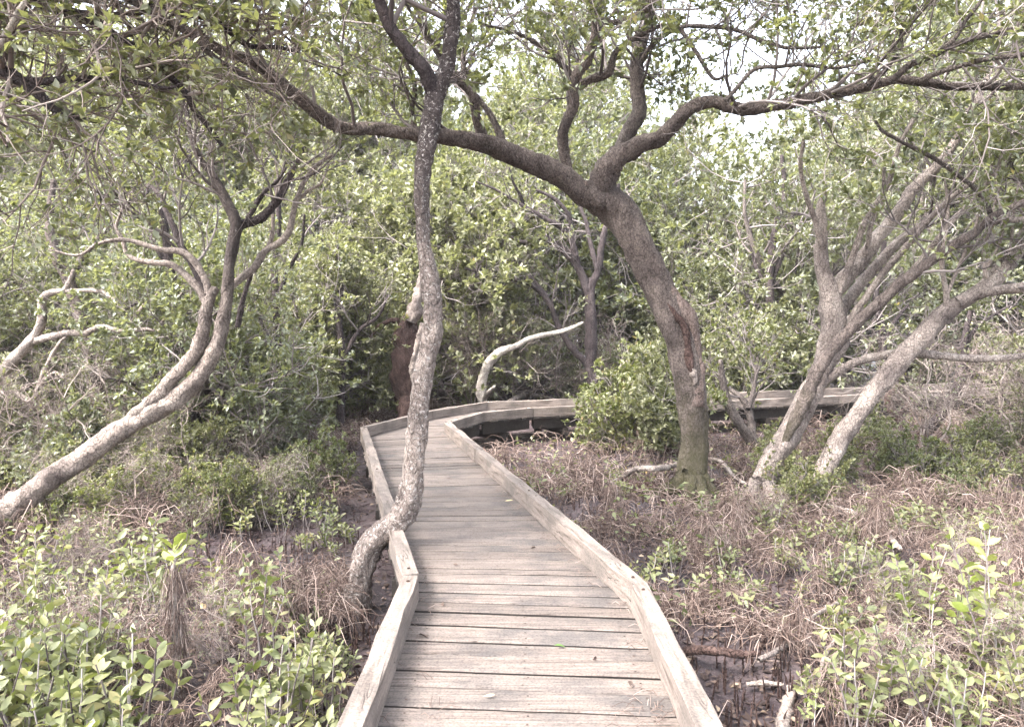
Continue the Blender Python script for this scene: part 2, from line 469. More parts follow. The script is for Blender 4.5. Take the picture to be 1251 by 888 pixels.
class Grower:
    def __init__(self, levels, spread=(.6, 1.1), up=.08, wig=.28, zmin=None, zmax=None, keep=None):
        self.lv = levels      # per level: (children, length factor)
        self.sp, self.up, self.wig = spread, up, wig
        self.polys, self.tips = [], []
        self.zmin, self.zmax, self.keep = zmin, zmax, keep

    def branch(self, p, d, L, r, lvl=0):
        n = 5 if lvl < 2 else 4
        pts = [tuple(p)]; dirs = []
        d = Vector(d).normalized(); p = Vector(p)
        up = self.up
        for i in range(n):
            d = (d + self.wig * rv() + Vector((0, 0, up))).normalized()
            if self.zmax and p.z > self.zmax: d.z -= .3; d.normalize()
            if self.zmin and p.z < self.zmin and d.z < 0: d.z = abs(d.z) * .4; d.normalize()
            p = p + d * (L / n)
            pts.append(tuple(p)); dirs.append(d.copy())
        if self.keep and not self.keep(p): return
        rr = np.linspace(r, max(r * .4, .0016), n + 1)
        self.polys.append((np.array(pts), rr, 8 if r > .03 else (5 if r > .008 else 3)))
        if lvl < len(self.lv):
            ch, lf = self.lv[lvl]
            k = max(1, int(round(ch * random.uniform(.75, 1.25))))
            for j in range(k):
                t = random.uniform(.25, 1.0)
                i = min(n - 1, int(t * n))
                f = t * n - i
                q = Vector(pts[i]).lerp(Vector(pts[i + 1]), min(1, f))
                dd = dirs[i]
                perp = dd.cross(rv())
                if perp.length < .01: continue
                perp.normalize()
                a = random.uniform(*self.sp)
                self.branch(q, dd * math.cos(a) + perp * math.sin(a), L * lf * random.uniform(.7, 1.25), r * .5, lvl + 1)
        else:
            self.tips.append((pts[-3], pts[-1], dirs[-1]))

    def foliage(self, geo, size, per=(7, 12), slot=1, lod=0, leafy=1.0, keep=None):
        tips = [t for t in self.tips if random.random() < leafy]
        if not tips: return 0
        A = np.array([t[0] for t in tips]); Bp = np.array([t[1] for t in tips]); D = np.array([tuple(t[2]) for t in tips])
        cnt = rng.integers(per[0], per[1] + 1, len(tips))
        i = np.repeat(np.arange(len(tips)), cnt)
        t = rng.uniform(.0, 1.05, len(i)) ** .8
        pos = A[i] + (Bp[i] - A[i]) * t[:, None]
        d = D[i] * rng.uniform(.3, 1.0, (len(i), 1)) + rng.normal(0, .55, (len(i), 3)) + np.array([[0, 0, .22]])
        sz = rng.uniform(size[0], size[1], len(i))
        if keep is not None:
            k = keep(pos); pos, d, sz = pos[k], d[k], sz[k]
        leaves(geo, pos, d, sz, lod=lod, slot=slot)
        return len(pos)


def clear_of_camera(p):
    return (p.x ** 2 + p.y ** 2 + (p.z - CAMZ) ** 2) > 2.3 ** 2 and not (abs(p.x) < 1.2 and p.y < 3 and p.z < 3.2)


def clear_pos(pos):
    return ((pos[:, 0] ** 2 + pos[:, 1] ** 2 + (pos[:, 2] - CAMZ) ** 2) > 2.4 ** 2) & (pos[:, 2] > .15)


# ------------------------------------------------------------------ ground and sky
def axis_coords(lo, hi, fine_lo, fine_hi, fs):
    fine = np.arange(fine_lo, fine_hi, fs)
    def tail(s, e):
        out = [s]; st = fs
        while abs(out[-1] - e) > st * 1.4:
            st *= 1.35; out.append(out[-1] + math.copysign(st, e - s))
        out.append(e)
        return out[1:]
    return np.concatenate([np.array(tail(fine_lo, lo))[::-1], fine, np.array(tail(fine[-1], hi))])


xs = axis_coords(-90, 90, -11, 11, .09); ys = axis_coords(-60, 130, 1.5, 19, .09)
X, Y = np.meshgrid(xs, ys)
Z = gz(X, Y)
g = Geo()
nx, ny = len(xs), len(ys)
ii, jj = np.meshgrid(np.arange(nx - 1), np.arange(ny - 1))
a = (jj * nx + ii).ravel()
g.add(np.stack([X, Y, Z], -1).reshape(-1, 3), [np.stack([a, a + 1, a + nx + 1, a + nx], 1)])
tag(g.build('ground', M['mud']), kind='structure')

# ------------------------------------------------------------------ boardwalk
walk = empty('boardwalk', (0, 4, 0), 'weathered timber boardwalk with low kerb rails winding away between the mangroves', 'boardwalk')
WO = np.array([0, 4, 0.0])


def plank(geo, A, B, C, D, th=.035, lift=0.0):
    """A,B near edge left/right, C,D far edge left/right (xy)"""
    ns = 9
    j = rng.uniform(-.012, .012, 4)
    zc = rng.uniform(-.005, .005, 2) + lift
    prof = [(0.0, -th), (0.0, -.007), (.035, -.0008), (.5, -.0025 * rng.uniform(-1, 1)), (.965, -.0008), (1.0, -.007), (1.0, -th)]
    ew = rng.normal(0, .0016, (ns, 2))
    V = []
    for i in range(ns):
        t = i / (ns - 1)
        near = np.array(A) + (np.array(B) - np.array(A)) * t
        far = np.array(C) + (np.array(D) - np.array(C)) * t
        w = far - near
        dirx = (np.array(B) - np.array(A)); dirx = dirx / np.linalg.norm(dirx)
        e = (j[0] if i == 0 else j[1] if i == ns - 1 else 0)
        for s, z in prof:
            q = near + w * s + dirx * e
            wob = ew[i, 0] if s < .3 else ew[i, 1] if s > .7 else 0
            V.append((q[0], q[1] + wob, DECK + z + zc[0] * (1 - s) + zc[1] * s))
    k = len(prof)
    F = []
    for i in range(ns - 1):
        for m in range(k):
            F.append((i * k + m, i * k + (m + 1) % k, (i + 1) * k + (m + 1) % k, (i + 1) * k + m))
    caps = [tuple(range(k))[::-1], tuple((ns - 1) * k + m for m in range(k))]
    Fa = np.array(F).reshape(ns - 1, k, 4)
    geo.add(np.array(V) - WO, [Fa[:, 1:5].reshape(-1, 4)[:, ::-1]], 0)
    geo.n -= len(V); geo.v.pop()
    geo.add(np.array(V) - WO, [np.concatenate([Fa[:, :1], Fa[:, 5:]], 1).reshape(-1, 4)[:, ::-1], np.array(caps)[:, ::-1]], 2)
    A_, B_, C_, D_ = map(np.array, (A, B, C, D))
    for u in (.14, .5, .86):
        for v in (.25, .75):
            q = (A_ + (B_ - A_) * u) * (1 - v) + (C_ + (D_ - C_) * u) * v + rng.normal(0, .006, 2)
            an = np.arange(7) * 2 * math.pi / 7
            geo.add(np.stack([q[0] + .0055 * np.cos(an), q[1] + .0055 * np.sin(an), np.full(7, DECK + .0022 + zc[0] * (1 - v) + zc[1] * v)], 1) - WO, [np.arange(7)[None]], 1)


for si in range(len(EL) - 1):
    L0, L1, R0, R1 = map(np.array, (EL[si], EL[si + 1], ER[si], ER[si + 1]))
    ln = (np.linalg.norm(L1 - L0) + np.linalg.norm(R1 - R0)) / 2
    n = max(1, int(round(ln / .16)))
    g = Geo()
    cuts = np.linspace(0, 1, n + 1)
    cuts[1:-1] += rng.uniform(-.17, .17, n - 1) / n
    for i in range(n):
        gap = rng.uniform(.011, .022) / ln
        t0, t1 = cuts[i] + gap * .5, cuts[i + 1] - gap * .5
        tw = rng.uniform(-.004, .004) / ln
        plank(g, L0 + (L1 - L0) * (t0 + tw), R0 + (R1 - R0) * (t0 - tw), L0 + (L1 - L0) * t1, R0 + (R1 - R0) * t1)
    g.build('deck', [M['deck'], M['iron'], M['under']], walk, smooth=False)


def beam(geo, p0, p1, w, z0, z1, org, segs=8, rough=.003, ch=.006):
    """squared timber between two xy points, chamfered, slightly uneven"""
    p0 = np.array(p0, float); p1 = np.array(p1, float)
    d = (p1 - p0); L = np.linalg.norm(d); d /= L; s = np.array([d[1], -d[0]])
    pr = [(-w / 2, z0), (-w / 2, z1 - ch), (-w / 2 + ch, z1), (w / 2 - ch, z1), (w / 2, z1 - ch), (w / 2, z0)]
    V = []
    for i in range(segs + 1):
        q = p0 + d * L * i / segs
        for a_, z in pr:
            e = rng.normal(0, rough, 2)
            V.append((q[0] + s[0] * (a_ + e[0]), q[1] + s[1] * (a_ + e[0]), z + e[1]))
    k = len(pr); F = []
    for i in range(segs):
        for m in range(k):
            F.append((i * k + m, (i + 1) * k + m, (i + 1) * k + (m + 1) % k, i * k + (m + 1) % k))
    geo.add(np.array(V) - org, [np.array(F)[:, ::-1], np.array([tuple(range(k)), tuple(segs * k + m for m in range(k))[::-1]])[:, ::-1]])


def local_beam(name, p0, p1, w, z0, z1, mat, parent, rough=.003, bolts=False):
    """built along its own +Y so the grain follows the timber"""
    p0 = np.array(p0, float); p1 = np.array(p1, float)
    L = float(np.linalg.norm(p1 - p0))
    g = Geo(); beam(g, (0, 0), (0, L), w, z0, z1, np.zeros(3), segs=max(2, int(L / .25)), rough=rough)
    if bolts:
        for yb in (.1, L - .1):
            an = np.arange(6) * math.pi / 3
            for rr_, zz in ((.011, z1 + .002), (.007, z1 + .006)):
                ring = np.stack([rr_ * np.cos(an), yb + rr_ * np.sin(an)], 1)
                Vb = np.vstack([np.column_stack([ring, np.full(6, z1 - .01)]), np.column_stack([ring, np.full(6, zz)])])
                g.add(Vb, [np.arange(6, 12)[None], np.stack([np.arange(6), (np.arange(6) + 1) % 6, (np.arange(6) + 1) % 6 + 6, np.arange(6) + 6], 1)], 1)
    o = g.build(name, [mat, M['iron']] if bolts else mat, parent, smooth=False)
    o.location = (p0[0] - WO[0], p0[1] - WO[1], -WO[2])
    d = p1 - p0
    o.rotation_euler = (0, 0, math.atan2(-d[0], d[1]))
    return o


KW = .095
for side, E in ((1, EL), (-1, ER)):
    for si in range(len(E) - 1):
        p0, p1 = np.array(E[si]), np.array(E[si + 1])
        d = p1 - p0; L = np.linalg.norm(d); d /= L
        nrm = np.array([d[1], -d[0]]) * side * (KW / 2 + .004)
        n = max(1, int(round(L / 2.6)))
        for k in range(n):
            a_ = p0 + d * (L * k / n + .004) + nrm; b_ = p0 + d * (L * (k + 1) / n - .004) + nrm
            dz = random.uniform(-.004, .004)
            local_beam('kerb_rail', a_, b_, KW * random.uniform(.94, 1.05), DECK + .004, DECK + .145 + dz, M['kerb'], walk, rough=.004, bolts=True)
        # stringer under the plank ends
        inset = np.array([d[1], -d[0]]) * side * .09
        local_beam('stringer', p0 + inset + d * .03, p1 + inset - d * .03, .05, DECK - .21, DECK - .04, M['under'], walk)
# posts and bearers
for si in range(len(EL) - 1):
    L0, L1, R0, R1 = map(np.array, (EL[si], EL[si + 1], ER[si], ER[si + 1]))
    n = max(1, int(round(np.linalg.norm(L1 - L0) / 1.8)))
    for k in range(n):
        t = (k + .5) / n
        l = L0 + (L1 - L0) * t; r = R0 + (R1 - R0) * t
        d = (r - l) / np.linalg.norm(r - l)
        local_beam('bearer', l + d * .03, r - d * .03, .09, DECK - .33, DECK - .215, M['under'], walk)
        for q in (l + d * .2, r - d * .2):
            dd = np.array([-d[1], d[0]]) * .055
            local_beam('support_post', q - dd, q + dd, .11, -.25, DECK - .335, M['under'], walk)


# ------------------------------------------------------------------ traced trees
def trace(pts, d0, d1=None, wscale=1.0, base_ground=False):
    """pixel centre line + width in pixels, at a depth running d0..d1 -> world points and radii"""
    d1 = d0 if d1 is None else d1
    n = len(pts)
    W, Rr = [], []
    cum = [0.0]
    for a_, b_ in zip(pts[:-1], pts[1:]): cum.append(cum[-1] + math.hypot(a_[0] - b_[0], a_[1] - b_[1]))
    for (x, y, w), c in zip(pts, cum):
        d = d0 + (d1 - d0) * c / cum[-1]
        W.append(P(x, y, d)); Rr.append(max(.003, w * wscale * d / FPX / 2))
    return np.array(W), np.array(Rr)


class Tree:
    def __init__(self, name, label, cat, base, group=None):
        self.o = np.array([base[0], base[1], float(gz(base[0], base[1]))])
        self.e = empty(name, tuple(self.o), label, cat, group)
        self.gr = None

    def trunk(self, pts, rad, mat, sides=18, lump=.14, name='trunk', parent=None, flare=True, **kw):
        pts = np.array(pts); rad = np.array(rad)
        g = Geo(); bark_tube(g, pts, rad, sides=sides, lump=lump, **kw)
        return g.build(name, mat, parent or self.e, origin=self.o)

    def limb(self, pts, rad, mat, sides=11, lump=.13, name='limb', parent=None, **kw):
        g = Geo(); bark_tube(g, pts, rad, sides=sides, lump=lump, **kw)
        return g.build(name, mat, parent or self.e, origin=self.o)

    def twigs_on(self, gr, pts, rad, per_m, L, t0=.15, up=.25, bias=None):
        p, r = spline(pts, rad, .08)
        seg = np.linalg.norm(np.diff(p, axis=0), axis=1).sum()
        for _ in range(max(1, int(seg * per_m))):
            t = random.uniform(t0, 1) * (len(p) - 2)
            i = int(t)
            tan = Vector(p[i + 1] - p[i]).normalized()
            perp = tan.cross(rv())
            if perp.length < .05: continue
            perp.normalize()
            d = perp * .9 + tan * random.uniform(.1, .8) + Vector((0, 0, up))
            if bias is not None: d += Vector(bias)
            gr.branch(p[i], d, L * random.uniform(.6, 1.3), min(float(r[i]) * .5, .012 + .006 * L), 0)

    def crown(self, gr, size, per=(7, 12), leafy=.9, lod=0, leaf='leaf', name='crown', twig='twig'):
        g = Geo()
        tubes(g, gr.polys, 0)
        n = gr.foliage(g, size, per, 1, lod, leafy, lambda q: clear_pos(q) & free_of_limbs(q))
        return g.build(name, [M[twig], M[leaf]], self.e, smooth=True, origin=self.o)


PRUNE = []     # limbs kept free of leaves hanging right in front of them


def to_px(pos):
    pos = np.asarray(pos, float).reshape(-1, 3)
    y, z = pos[:, 1], pos[:, 2] - CAMZ
    dep = y * cP - z * sP; up = y * sP + z * cP
    dep = np.maximum(dep, .05)
    return CX + FPX * pos[:, 0] / dep, CY - FPX * up / dep, dep


def free_of_limbs(pos, band=15, chance=.85):
    u, v, d = to_px(pos)
    ok = np.ones(len(u), bool)
    for lim in PRUNE:
        p, _ = spline(lim, np.ones(len(lim)), .12)
        a, b, dd = to_px(p)
        for k in range(len(a)):
            ok &= ~((np.abs(u - a[k]) < band) & (np.abs(v - b[k]) < band) & (d < dd[k] + .1) & (rng.random(len(u)) < chance))
    return ok


# --- A: slim flecked tree leaning across the left kerb
dA = 5.12
base = G(433, 757)
A = Tree('mangrove_tree', 'slim flecked mangrove trunk curving over the left kerb and rising in front of the boardwalk', 'tree', base)
tA = [(428, 785, 74), (432, 765, 52), (435, 746, 40), (437, 726, 34), (441, 697, 32), (450, 670, 33), (465, 651, 34), (484, 637, 35), (497, 620, 34), (503, 596, 31), (506, 565, 29), (509, 530, 31),
      (512, 497, 28), (517, 463, 28), (524, 429, 27), (529, 395, 28), (525, 338, 24), (518, 300, 19), (516, 270, 19), (514, 237, 21), (517, 203, 23), (524, 169, 25), (529, 142, 26), (532, 116, 25)]
pA, rA = trace(tA, dA, 5.0, .88)
A.trunk(pA, rA, M['bark_flecked'], sides=20, lump=.16, taper_end=False)
PRUNE.append(pA)
lA1 = trace([(531, 118, 20), (521, 91, 19), (509, 75, 17), (497, 61, 16), (477, 34, 15), (463, 0, 13), (452, -40, 12), (430, -90, 10)], 5.0, 4.6)
lA2 = trace([(533, 118, 20), (541, 98, 19), (547, 75, 19), (549, 61, 19), (553, 27, 18), (553, 0, 17), (548, -50, 15), (560, -120, 12)], 5.0, 4.8)
A.limb(*lA1, M['bark_dark']); A.limb(*lA2, M['bark_flecked'])
gA = Grower([(5, .62), (5, .6)], up=.05, keep=clear_of_camera)
A.twigs_on(gA, *lA1, 6, 1.1, t0=.3); A.twigs_on(gA, *lA2, 6, 1.1, t0=.35)

# --- B: the big forked tree right of the path
dB = 8.5
base = G(846, 612)
B = Tree('mangrove_tree', 'large forked mangrove with a torn trunk spreading thick limbs over the boardwalk', 'tree', base)
tB = [(846, 632, 84), (846, 614, 60), (846, 596, 44), (847, 570, 36), (847, 540, 33), (846, 505, 34), (843, 472, 37), (838, 447, 39), (832, 420, 38), (822, 390, 37), (808, 360, 37), (795, 333, 37), (783, 308, 37),
      (770, 280, 39), (756, 259, 42), (743, 247, 42), (735, 239, 34), (729, 231, 22)]
pB, rB = trace(tB, dB, 8.4)
trunkB = B.trunk(pB, rB, M['bark_brown'], sides=24, lump=.12, taper_end=True)
limbsB = []


def lb(pts, d0, d1, mat='bark_brown', grow=True, **kw):
    q = trace(pts, d0, d1)
    B.limb(*q, M[mat], **kw)
    if grow: limbsB.append(q)
    return q


left_main = lb([(740, 249, 34), (722, 240, 32), (706, 232, 28), (683, 213, 27), (655, 201, 26), (632, 192, 25), (598, 177, 23), (568, 171, 20), (541, 167, 18), (497, 163, 15), (460, 158, 15), (425, 158, 15), (400, 147, 16),
    (378, 130, 16), (351, 108, 15), (321, 84, 15), (296, 70, 13), (270, 62, 11), (235, 40, 9), (195, 25, 7)], 8.4, 6.2, 'bark_brown', sides=16)
right_main = lb([(733, 243, 34), (737, 222, 33), (745, 205, 30), (759, 190, 26), (781, 177, 22), (805, 168, 19), (822, 154, 18), (838, 138, 16), (858, 126, 15), (876, 125, 14), (893, 130, 15), (909, 134, 15), (946, 130, 14), (983, 122, 13),
    (1020, 114, 12), (1067, 105, 11), (1094, 98, 10), (1135, 101, 10), (1169, 106, 9), (1251, 106, 8), (1320, 100, 7), (1400, 110, 5)], 8.4, 6.6, 'bark_brown', sides=14)
PRUNE += [left_main[0], right_main[0]]
lb([(1085, 100, 8), (1097, 92, 8), (1111, 80, 8), (1135, 70, 8), (1169, 54, 7), (1210, 42, 7), (1260, 28, 6), (1330, 0, 5)], 7.05, 6.2, 'bark_grey')
lb([(1125, 99, 7), (1150, 88, 6), (1203, 73, 6), (1251, 67, 6), (1310, 55, 4)], 6.95, 6.2, 'bark_grey')
lb([(702, 240, 14), (697, 222, 13), (691, 195, 13), (687, 166, 13), (693, 148, 13), (700, 130, 13), (702, 100, 13), (708, 86, 13), (718, 70, 13), (727, 44, 12), (726, 10, 12), (722, -40, 10), (715, -120, 7)], 8.35, 7.6, 'bark_brown')
lb([(703, 98, 8), (686, 78, 7), (666, 61, 6), (645, 47, 5), (622, 38, 4), (590, 30, 3)], 8.1, 7.6, 'bark_grey')
lb([(703, 110, 10), (722, 97, 10), (742, 90, 10), (754, 62, 7), (781, 44, 6), (810, 30, 4)], 8.2, 7.9, 'bark_brown')
lb([(727, 35, 8), (735, 27, 7), (754, 27, 7), (788, 13, 6), (801, -6, 5), (840, -50, 4)], 8.0, 7.4, 'bark_brown')
lb([(741, 208, 20), (756, 186, 18), (767, 162, 18), (781, 136, 17), (778, 105, 17), (779, 70, 17), (788, 34, 16), (796, 0, 15), (800, -50, 12), (815, -120, 8)], 8.5, 8.6, 'bark_grey')
lb([(781, 80, 7), (800, 52, 6), (831, 34, 5), (865, 33, 5), (899, 37, 5), (932, 51, 5), (966, 59, 4), (1017, 57, 3)], 8.4, 7.6, 'bark_grey')
lb([(831, 36, 5), (848, 60, 5), (860, 80, 5), (873, 97, 4), (888, 92, 3)], 8.0, 7.8, 'bark_grey')
lb([(886, 124, 6), (900, 108, 5), (922, 85, 5), (950, 82, 5), (980, 79, 5), (1024, 83, 4), (1074, 71, 3)], 7.6, 7.2, 'bark_grey')
lb([(1060, 104, 6), (1075, 92, 6), (1088, 78, 5), (1101, 57, 5), (1098, 14, 4), (1094, -30, 3)], 7.2, 7.0, 'bark_grey')
lb([(1150, 62, 6), (1169, 44, 5), (1180, 25, 5), (1199, 0, 4), (1215, -40, 3)], 6.6, 6.3, 'bark_grey')
lb([(600, 177, 13), (591, 168, 13), (583, 148, 13), (580, 125, 12), (574, 112, 11), (560, 98, 11), (545, 80, 11), (533, 58, 11), (520, 40, 9), (512, 15, 7)], 7.9, 7.3, 'bark_brown')
lb([(624, 188, 9), (612, 168, 9), (600, 142, 8), (585, 122, 7), (570, 105, 7), (566, 70, 6), (575, 30, 5), (590, -10, 4)], 8.1, 7.9, 'bark_grey')
lb([(508, 163, 8), (505, 150, 7), (503, 130, 6), (507, 110, 6), (500, 85, 5), (480, 60, 3)], 7.6, 7.4, 'bark_brown')
# torn bark ridge, groove and pale splinter on the trunk's right side
rg = trace([(798, 340, 14), (810, 353, 20), (824, 367, 20), (836, 381, 20), (844, 395, 18), (848, 414, 14), (850, 436, 14), (851, 455, 17), (850, 475, 22), (848, 495, 24)], 8.38)
B.limb(*rg, M['red_wood'], sides=12, lump=.22, name='torn_bark', parent=trunkB)
rg = trace([(812, 366, 4), (828, 388, 8), (837, 402, 10), (840, 424, 10), (843, 446, 10), (846, 456, 6)], 8.285)
B.limb(*rg, M['rot'], sides=8, lump=.2, name='exposed_wood', parent=trunkB)
rg = trace([(844, 448, 4), (847, 456, 9), (849, 464, 6), (848, 470, 3)], 8.275)
B.limb(*rg, M['dead_wood'], sides=8, lump=.3, name='splinter', parent=trunkB)
rg = trace([(717, 240, 6), (714, 232, 9), (716, 222, 4)], 8.2)
B.limb(*rg, M['red_wood'], sides=8, lump=.3, name='branch_scar', parent=trunkB)
A.crown(gA, (.055, .085), per=(8, 13))
gB = Grower([(5, .62), (5, .6)], up=.07, keep=clear_of_camera)
for i, q in enumerate(limbsB):
    L = np.linalg.norm(np.diff(q[0], axis=0), axis=1).sum()
    B.twigs_on(gB, *q, (1.8, 3.0)[i] if i < 2 else 4.6, 1.15, t0=.3, up=.9 if i < 2 else .2)
B.crown(gB, (.055, .088), per=(9, 14), leafy=.95)

# --- C: leaning trunk on the left with a second stem wound against it
base = P(-70, 676, 6.7)
C = Tree('mangrove_tree', 'grey mangrove trunk leaning in from the left edge with a twin stem fused along it', 'tree', base)
tC = [(-120, 720, 46), (-70, 680, 38), (-20, 648, 36), (20, 616, 34), (61, 585, 31), (101, 559, 30), (145, 527, 29), (176, 509, 28), (209, 491, 27), (236, 468, 24), (256, 440, 22), (267, 415, 21), (273, 390, 18), (277, 362, 16), (280, 328, 15),
      (284, 300, 16), (288, 278, 17), (283, 258, 15), (272, 237, 14), (258, 212, 10), (243, 192, 9), (232, 160, 7), (226, 120, 5)]
pC, rC = trace(tC, 6.6, 7.0, .86)
C.trunk(pC, rC, M['bark_lean'], sides=20, lump=.13)
limbsC = [(pC[-7:], rC[-7:])]
deadC = []


def lc(pts, d0, d1, mat, grow=True, **kw):
    q = trace(pts, d0, d1); C.limb(*q, M[mat], **kw)
    if mat == 'dead_wood': deadC.append(q)
    if grow: limbsC.append(q)


lc([(156, 512, 8), (168, 503, 15), (182, 495, 16), (203, 471, 16), (222, 450, 16), (237, 434, 17), (247, 410, 16), (251, 385, 15), (256, 366, 13), (264, 352, 9)], 6.75, 6.85, 'bark_lean', False, sides=14)
lc([(286, 284, 12), (296, 275, 11), (310, 270, 11), (323, 263, 10), (335, 250, 10), (345, 236, 9), (352, 220, 8), (361, 203, 6), (372, 180, 4)], 7.0, 7.2, 'bark_dark')
lc([(300, 272, 6), (310, 255, 6), (321, 237, 5), (338, 222, 4), (350, 205, 3)], 7.0, 7.1, 'bark_dark')
lc([(283, 350, 9), (295, 340, 9), (311, 327, 9), (324, 307, 8), (340, 297, 8), (352, 285, 8), (358, 262, 7), (364, 240, 6), (374, 218, 6), (390, 200, 5), (406, 190, 4)], 7.0, 7.3, 'dead_wood', False)
lc([(364, 245, 4), (378, 232, 4), (392, 224, 3), (402, 200, 2)], 7.2, 7.3, 'dead_wood', False)
lc([(326, 306, 6), (333, 285, 5), (334, 255, 4), (340, 225, 3), (336, 195, 2)], 7.1, 7.3, 'dead_wood', False)
lc([(290, 400, 7), (293, 385, 7), (297, 366, 6), (302, 350, 5), (307, 335, 5)], 7.2, 7.2, 'bark_dark', False)
lc([(252, 370, 10), (246, 358, 9), (236, 345, 9), (222, 332, 8), (209, 323, 8), (190, 321, 7), (169, 318, 6), (155, 310, 5), (150, 294, 5), (142, 278, 4), (147, 262, 3), (152, 248, 3)], 6.9, 7.0, 'dead_wood', False)
lc([(255, 358, 10), (252, 345, 9), (243, 328, 9), (232, 314, 8), (220, 307, 8), (205, 306, 7), (189, 303, 6), (170, 297, 6), (149, 293, 5), (120, 298, 4), (95, 312, 3), (60, 305, 2)], 6.9, 6.7, 'dead_wood', False)
lc([(252, 362, 9), (243, 340, 9), (232, 318, 8), (220, 298, 8), (214, 282, 8), (205, 262, 7), (196, 240, 6), (185, 228, 4)], 7.1, 7.5, 'bark_dark')
gC = Grower([(5, .6), (5, .6)], up=.1, keep=clear_of_camera)
for q in limbsC: C.twigs_on(gC, *q, 5, .85, t0=.3, up=.3)
PRUNE.append(pC); PRUNE.extend(q_[0] for q_ in deadC)
C.crown(gC, (.05, .075), leafy=.8)

# --- I: pale dead branching tree at the left edge
I = Tree('dead_tree', 'bleached dead mangrove with crooked bare branches at the far left edge', 'dead tree', P(-75, 590, 9.2))
q = trace([(-80, 600, 26), (-70, 570, 22), (-45, 525, 18), (-15, 480, 16), (4, 455, 15), (20, 436, 14), (36, 419, 13), (46, 405, 11), (52, 388, 10), (51, 366, 9), (62, 358, 8), (78, 355, 8), (84, 345, 6), (90, 330, 4)], 9.2, 9.2)
tI = I.trunk(*q, M['dead_wood'], sides=12)
for pts in ([(36, 418, 9), (60, 412, 9), (84, 407, 8), (104, 407, 7), (115, 402, 7), (125, 399, 6), (145, 404, 6), (159, 404, 5), (178, 402, 5), (196, 405, 3)],
            [(157, 402, 4), (165, 388, 4), (177, 372, 4), (188, 364, 4), (197, 352, 3), (202, 338, 2)],
            [(78, 356, 6), (100, 355, 5), (124, 356, 5), (140, 364, 4), (152, 340, 4), (156, 318, 3), (149, 296, 3)],
            [(190, 402, 3), (205, 385, 3), (212, 368, 2), (222, 358, 2)],
            [(40, 500, 7), (48, 470, 6), (58, 445, 5), (72, 420, 4), (80, 412, 3)],
            [(0, 475, 7), (20, 480, 6), (38, 490, 5), (48, 472, 4), (66, 455, 3), (78, 462, 2)],
            [(60, 500, 4), (85, 520, 4), (110, 530, 3), (118, 535, 2)]):
    I.limb(*trace(pts, 9.2, 9.0), M['dead_wood'], sides=8, name='branch', lump=.2)

# --- D: pale multi-limbed tree on the right
D = Tree('mangrove_tree', 'pinkish multi-stemmed mangrove right of the torn tree, with a dark limb crossing it', 'tree', G(930, 612))
tD = [(918, 632, 62), (926, 614, 44), (933, 596, 33), (938, 582, 29), (950, 555, 29), (962, 532, 28), (978, 503, 27), (992, 478, 25), (1003, 455, 24), (1011, 432, 24), (1016, 405, 26), (1016, 375, 28), (1011, 350, 22), (1005, 330, 17), (1003, 308, 15), (1004, 280, 14), (1002, 255, 10), (1008, 235, 6)]
qD = trace(tD, 8.5, 8.6)
D.trunk(*qD, M['bark_pink'], sides=18)
limbsD = [(qD[0][-4:], qD[1][-4:])]


def ld(T, lst, pts, d0, d1, mat, grow=True, **kw):
    q = trace(pts, d0, d1); T.limb(*q, M[mat], **kw)
    if grow: lst.append(q)


ld(D, limbsD, [(1015, 375, 20), (1020, 356, 20), (1032, 340, 19), (1047, 325, 18), (1060, 308, 17), (1072, 290, 16), (1094, 265, 15), (1115, 232, 14), (1145, 203, 12), (1160, 185, 11), (1170, 165, 10), (1180, 145, 9), (1200, 110, 7), (1215, 70, 5)], 8.6, 9.0, 'bark_pink', sides=14)
ld(D, limbsD, [(1022, 392, 14), (1034, 370, 14), (1050, 350, 13), (1067, 328, 12), (1084, 310, 12), (1101, 293, 11), (1118, 281, 9), (1140, 262, 7), (1165, 240, 5)], 8.7, 9.2, 'bark_pink')
ld(D, limbsD, [(958, 542, 8), (970, 515, 14), (982, 492, 17), (992, 468, 16), (1001, 449, 15), (1014, 430, 14), (1028, 414, 14), (1044, 397, 13), (1061, 381, 13), (1081, 364, 13), (1101, 345, 13), (1118, 334, 12), (1135, 320, 12), (1152, 308, 11), (1169, 297, 11), (1189, 286, 10), (1206, 270, 9), (1223, 259, 8), (1251, 247, 8), (1300, 225, 6), (1350, 215, 4)], 8.4, 7.6, 'bark_brown', sides=14)
ld(D, limbsD, [(1180, 292, 6), (1197, 280, 7), (1205, 274, 7), (1220, 270, 7), (1251, 268, 7), (1300, 262, 5)], 8.0, 7.8, 'bark_pink', False)
ld(D, limbsD, [(1212, 266, 6), (1205, 250, 6), (1189, 229, 5), (1155, 203, 5), (1140, 193, 5), (1118, 182, 5), (1095, 170, 4), (1078, 160, 4), (1069, 148, 3)], 7.9, 7.6, 'bark_grey', False)
ld(D, limbsD, [(1000, 478, 10), (1010, 464, 10), (1027, 452, 10), (1044, 443, 10), (1061, 438, 10), (1080, 434, 10), (1101, 431, 10), (1135, 433, 10), (1186, 438, 9), (1230, 437, 8), (1270, 433, 8), (1330, 440, 6)], 8.5, 8.2, 'bark_pink', False)
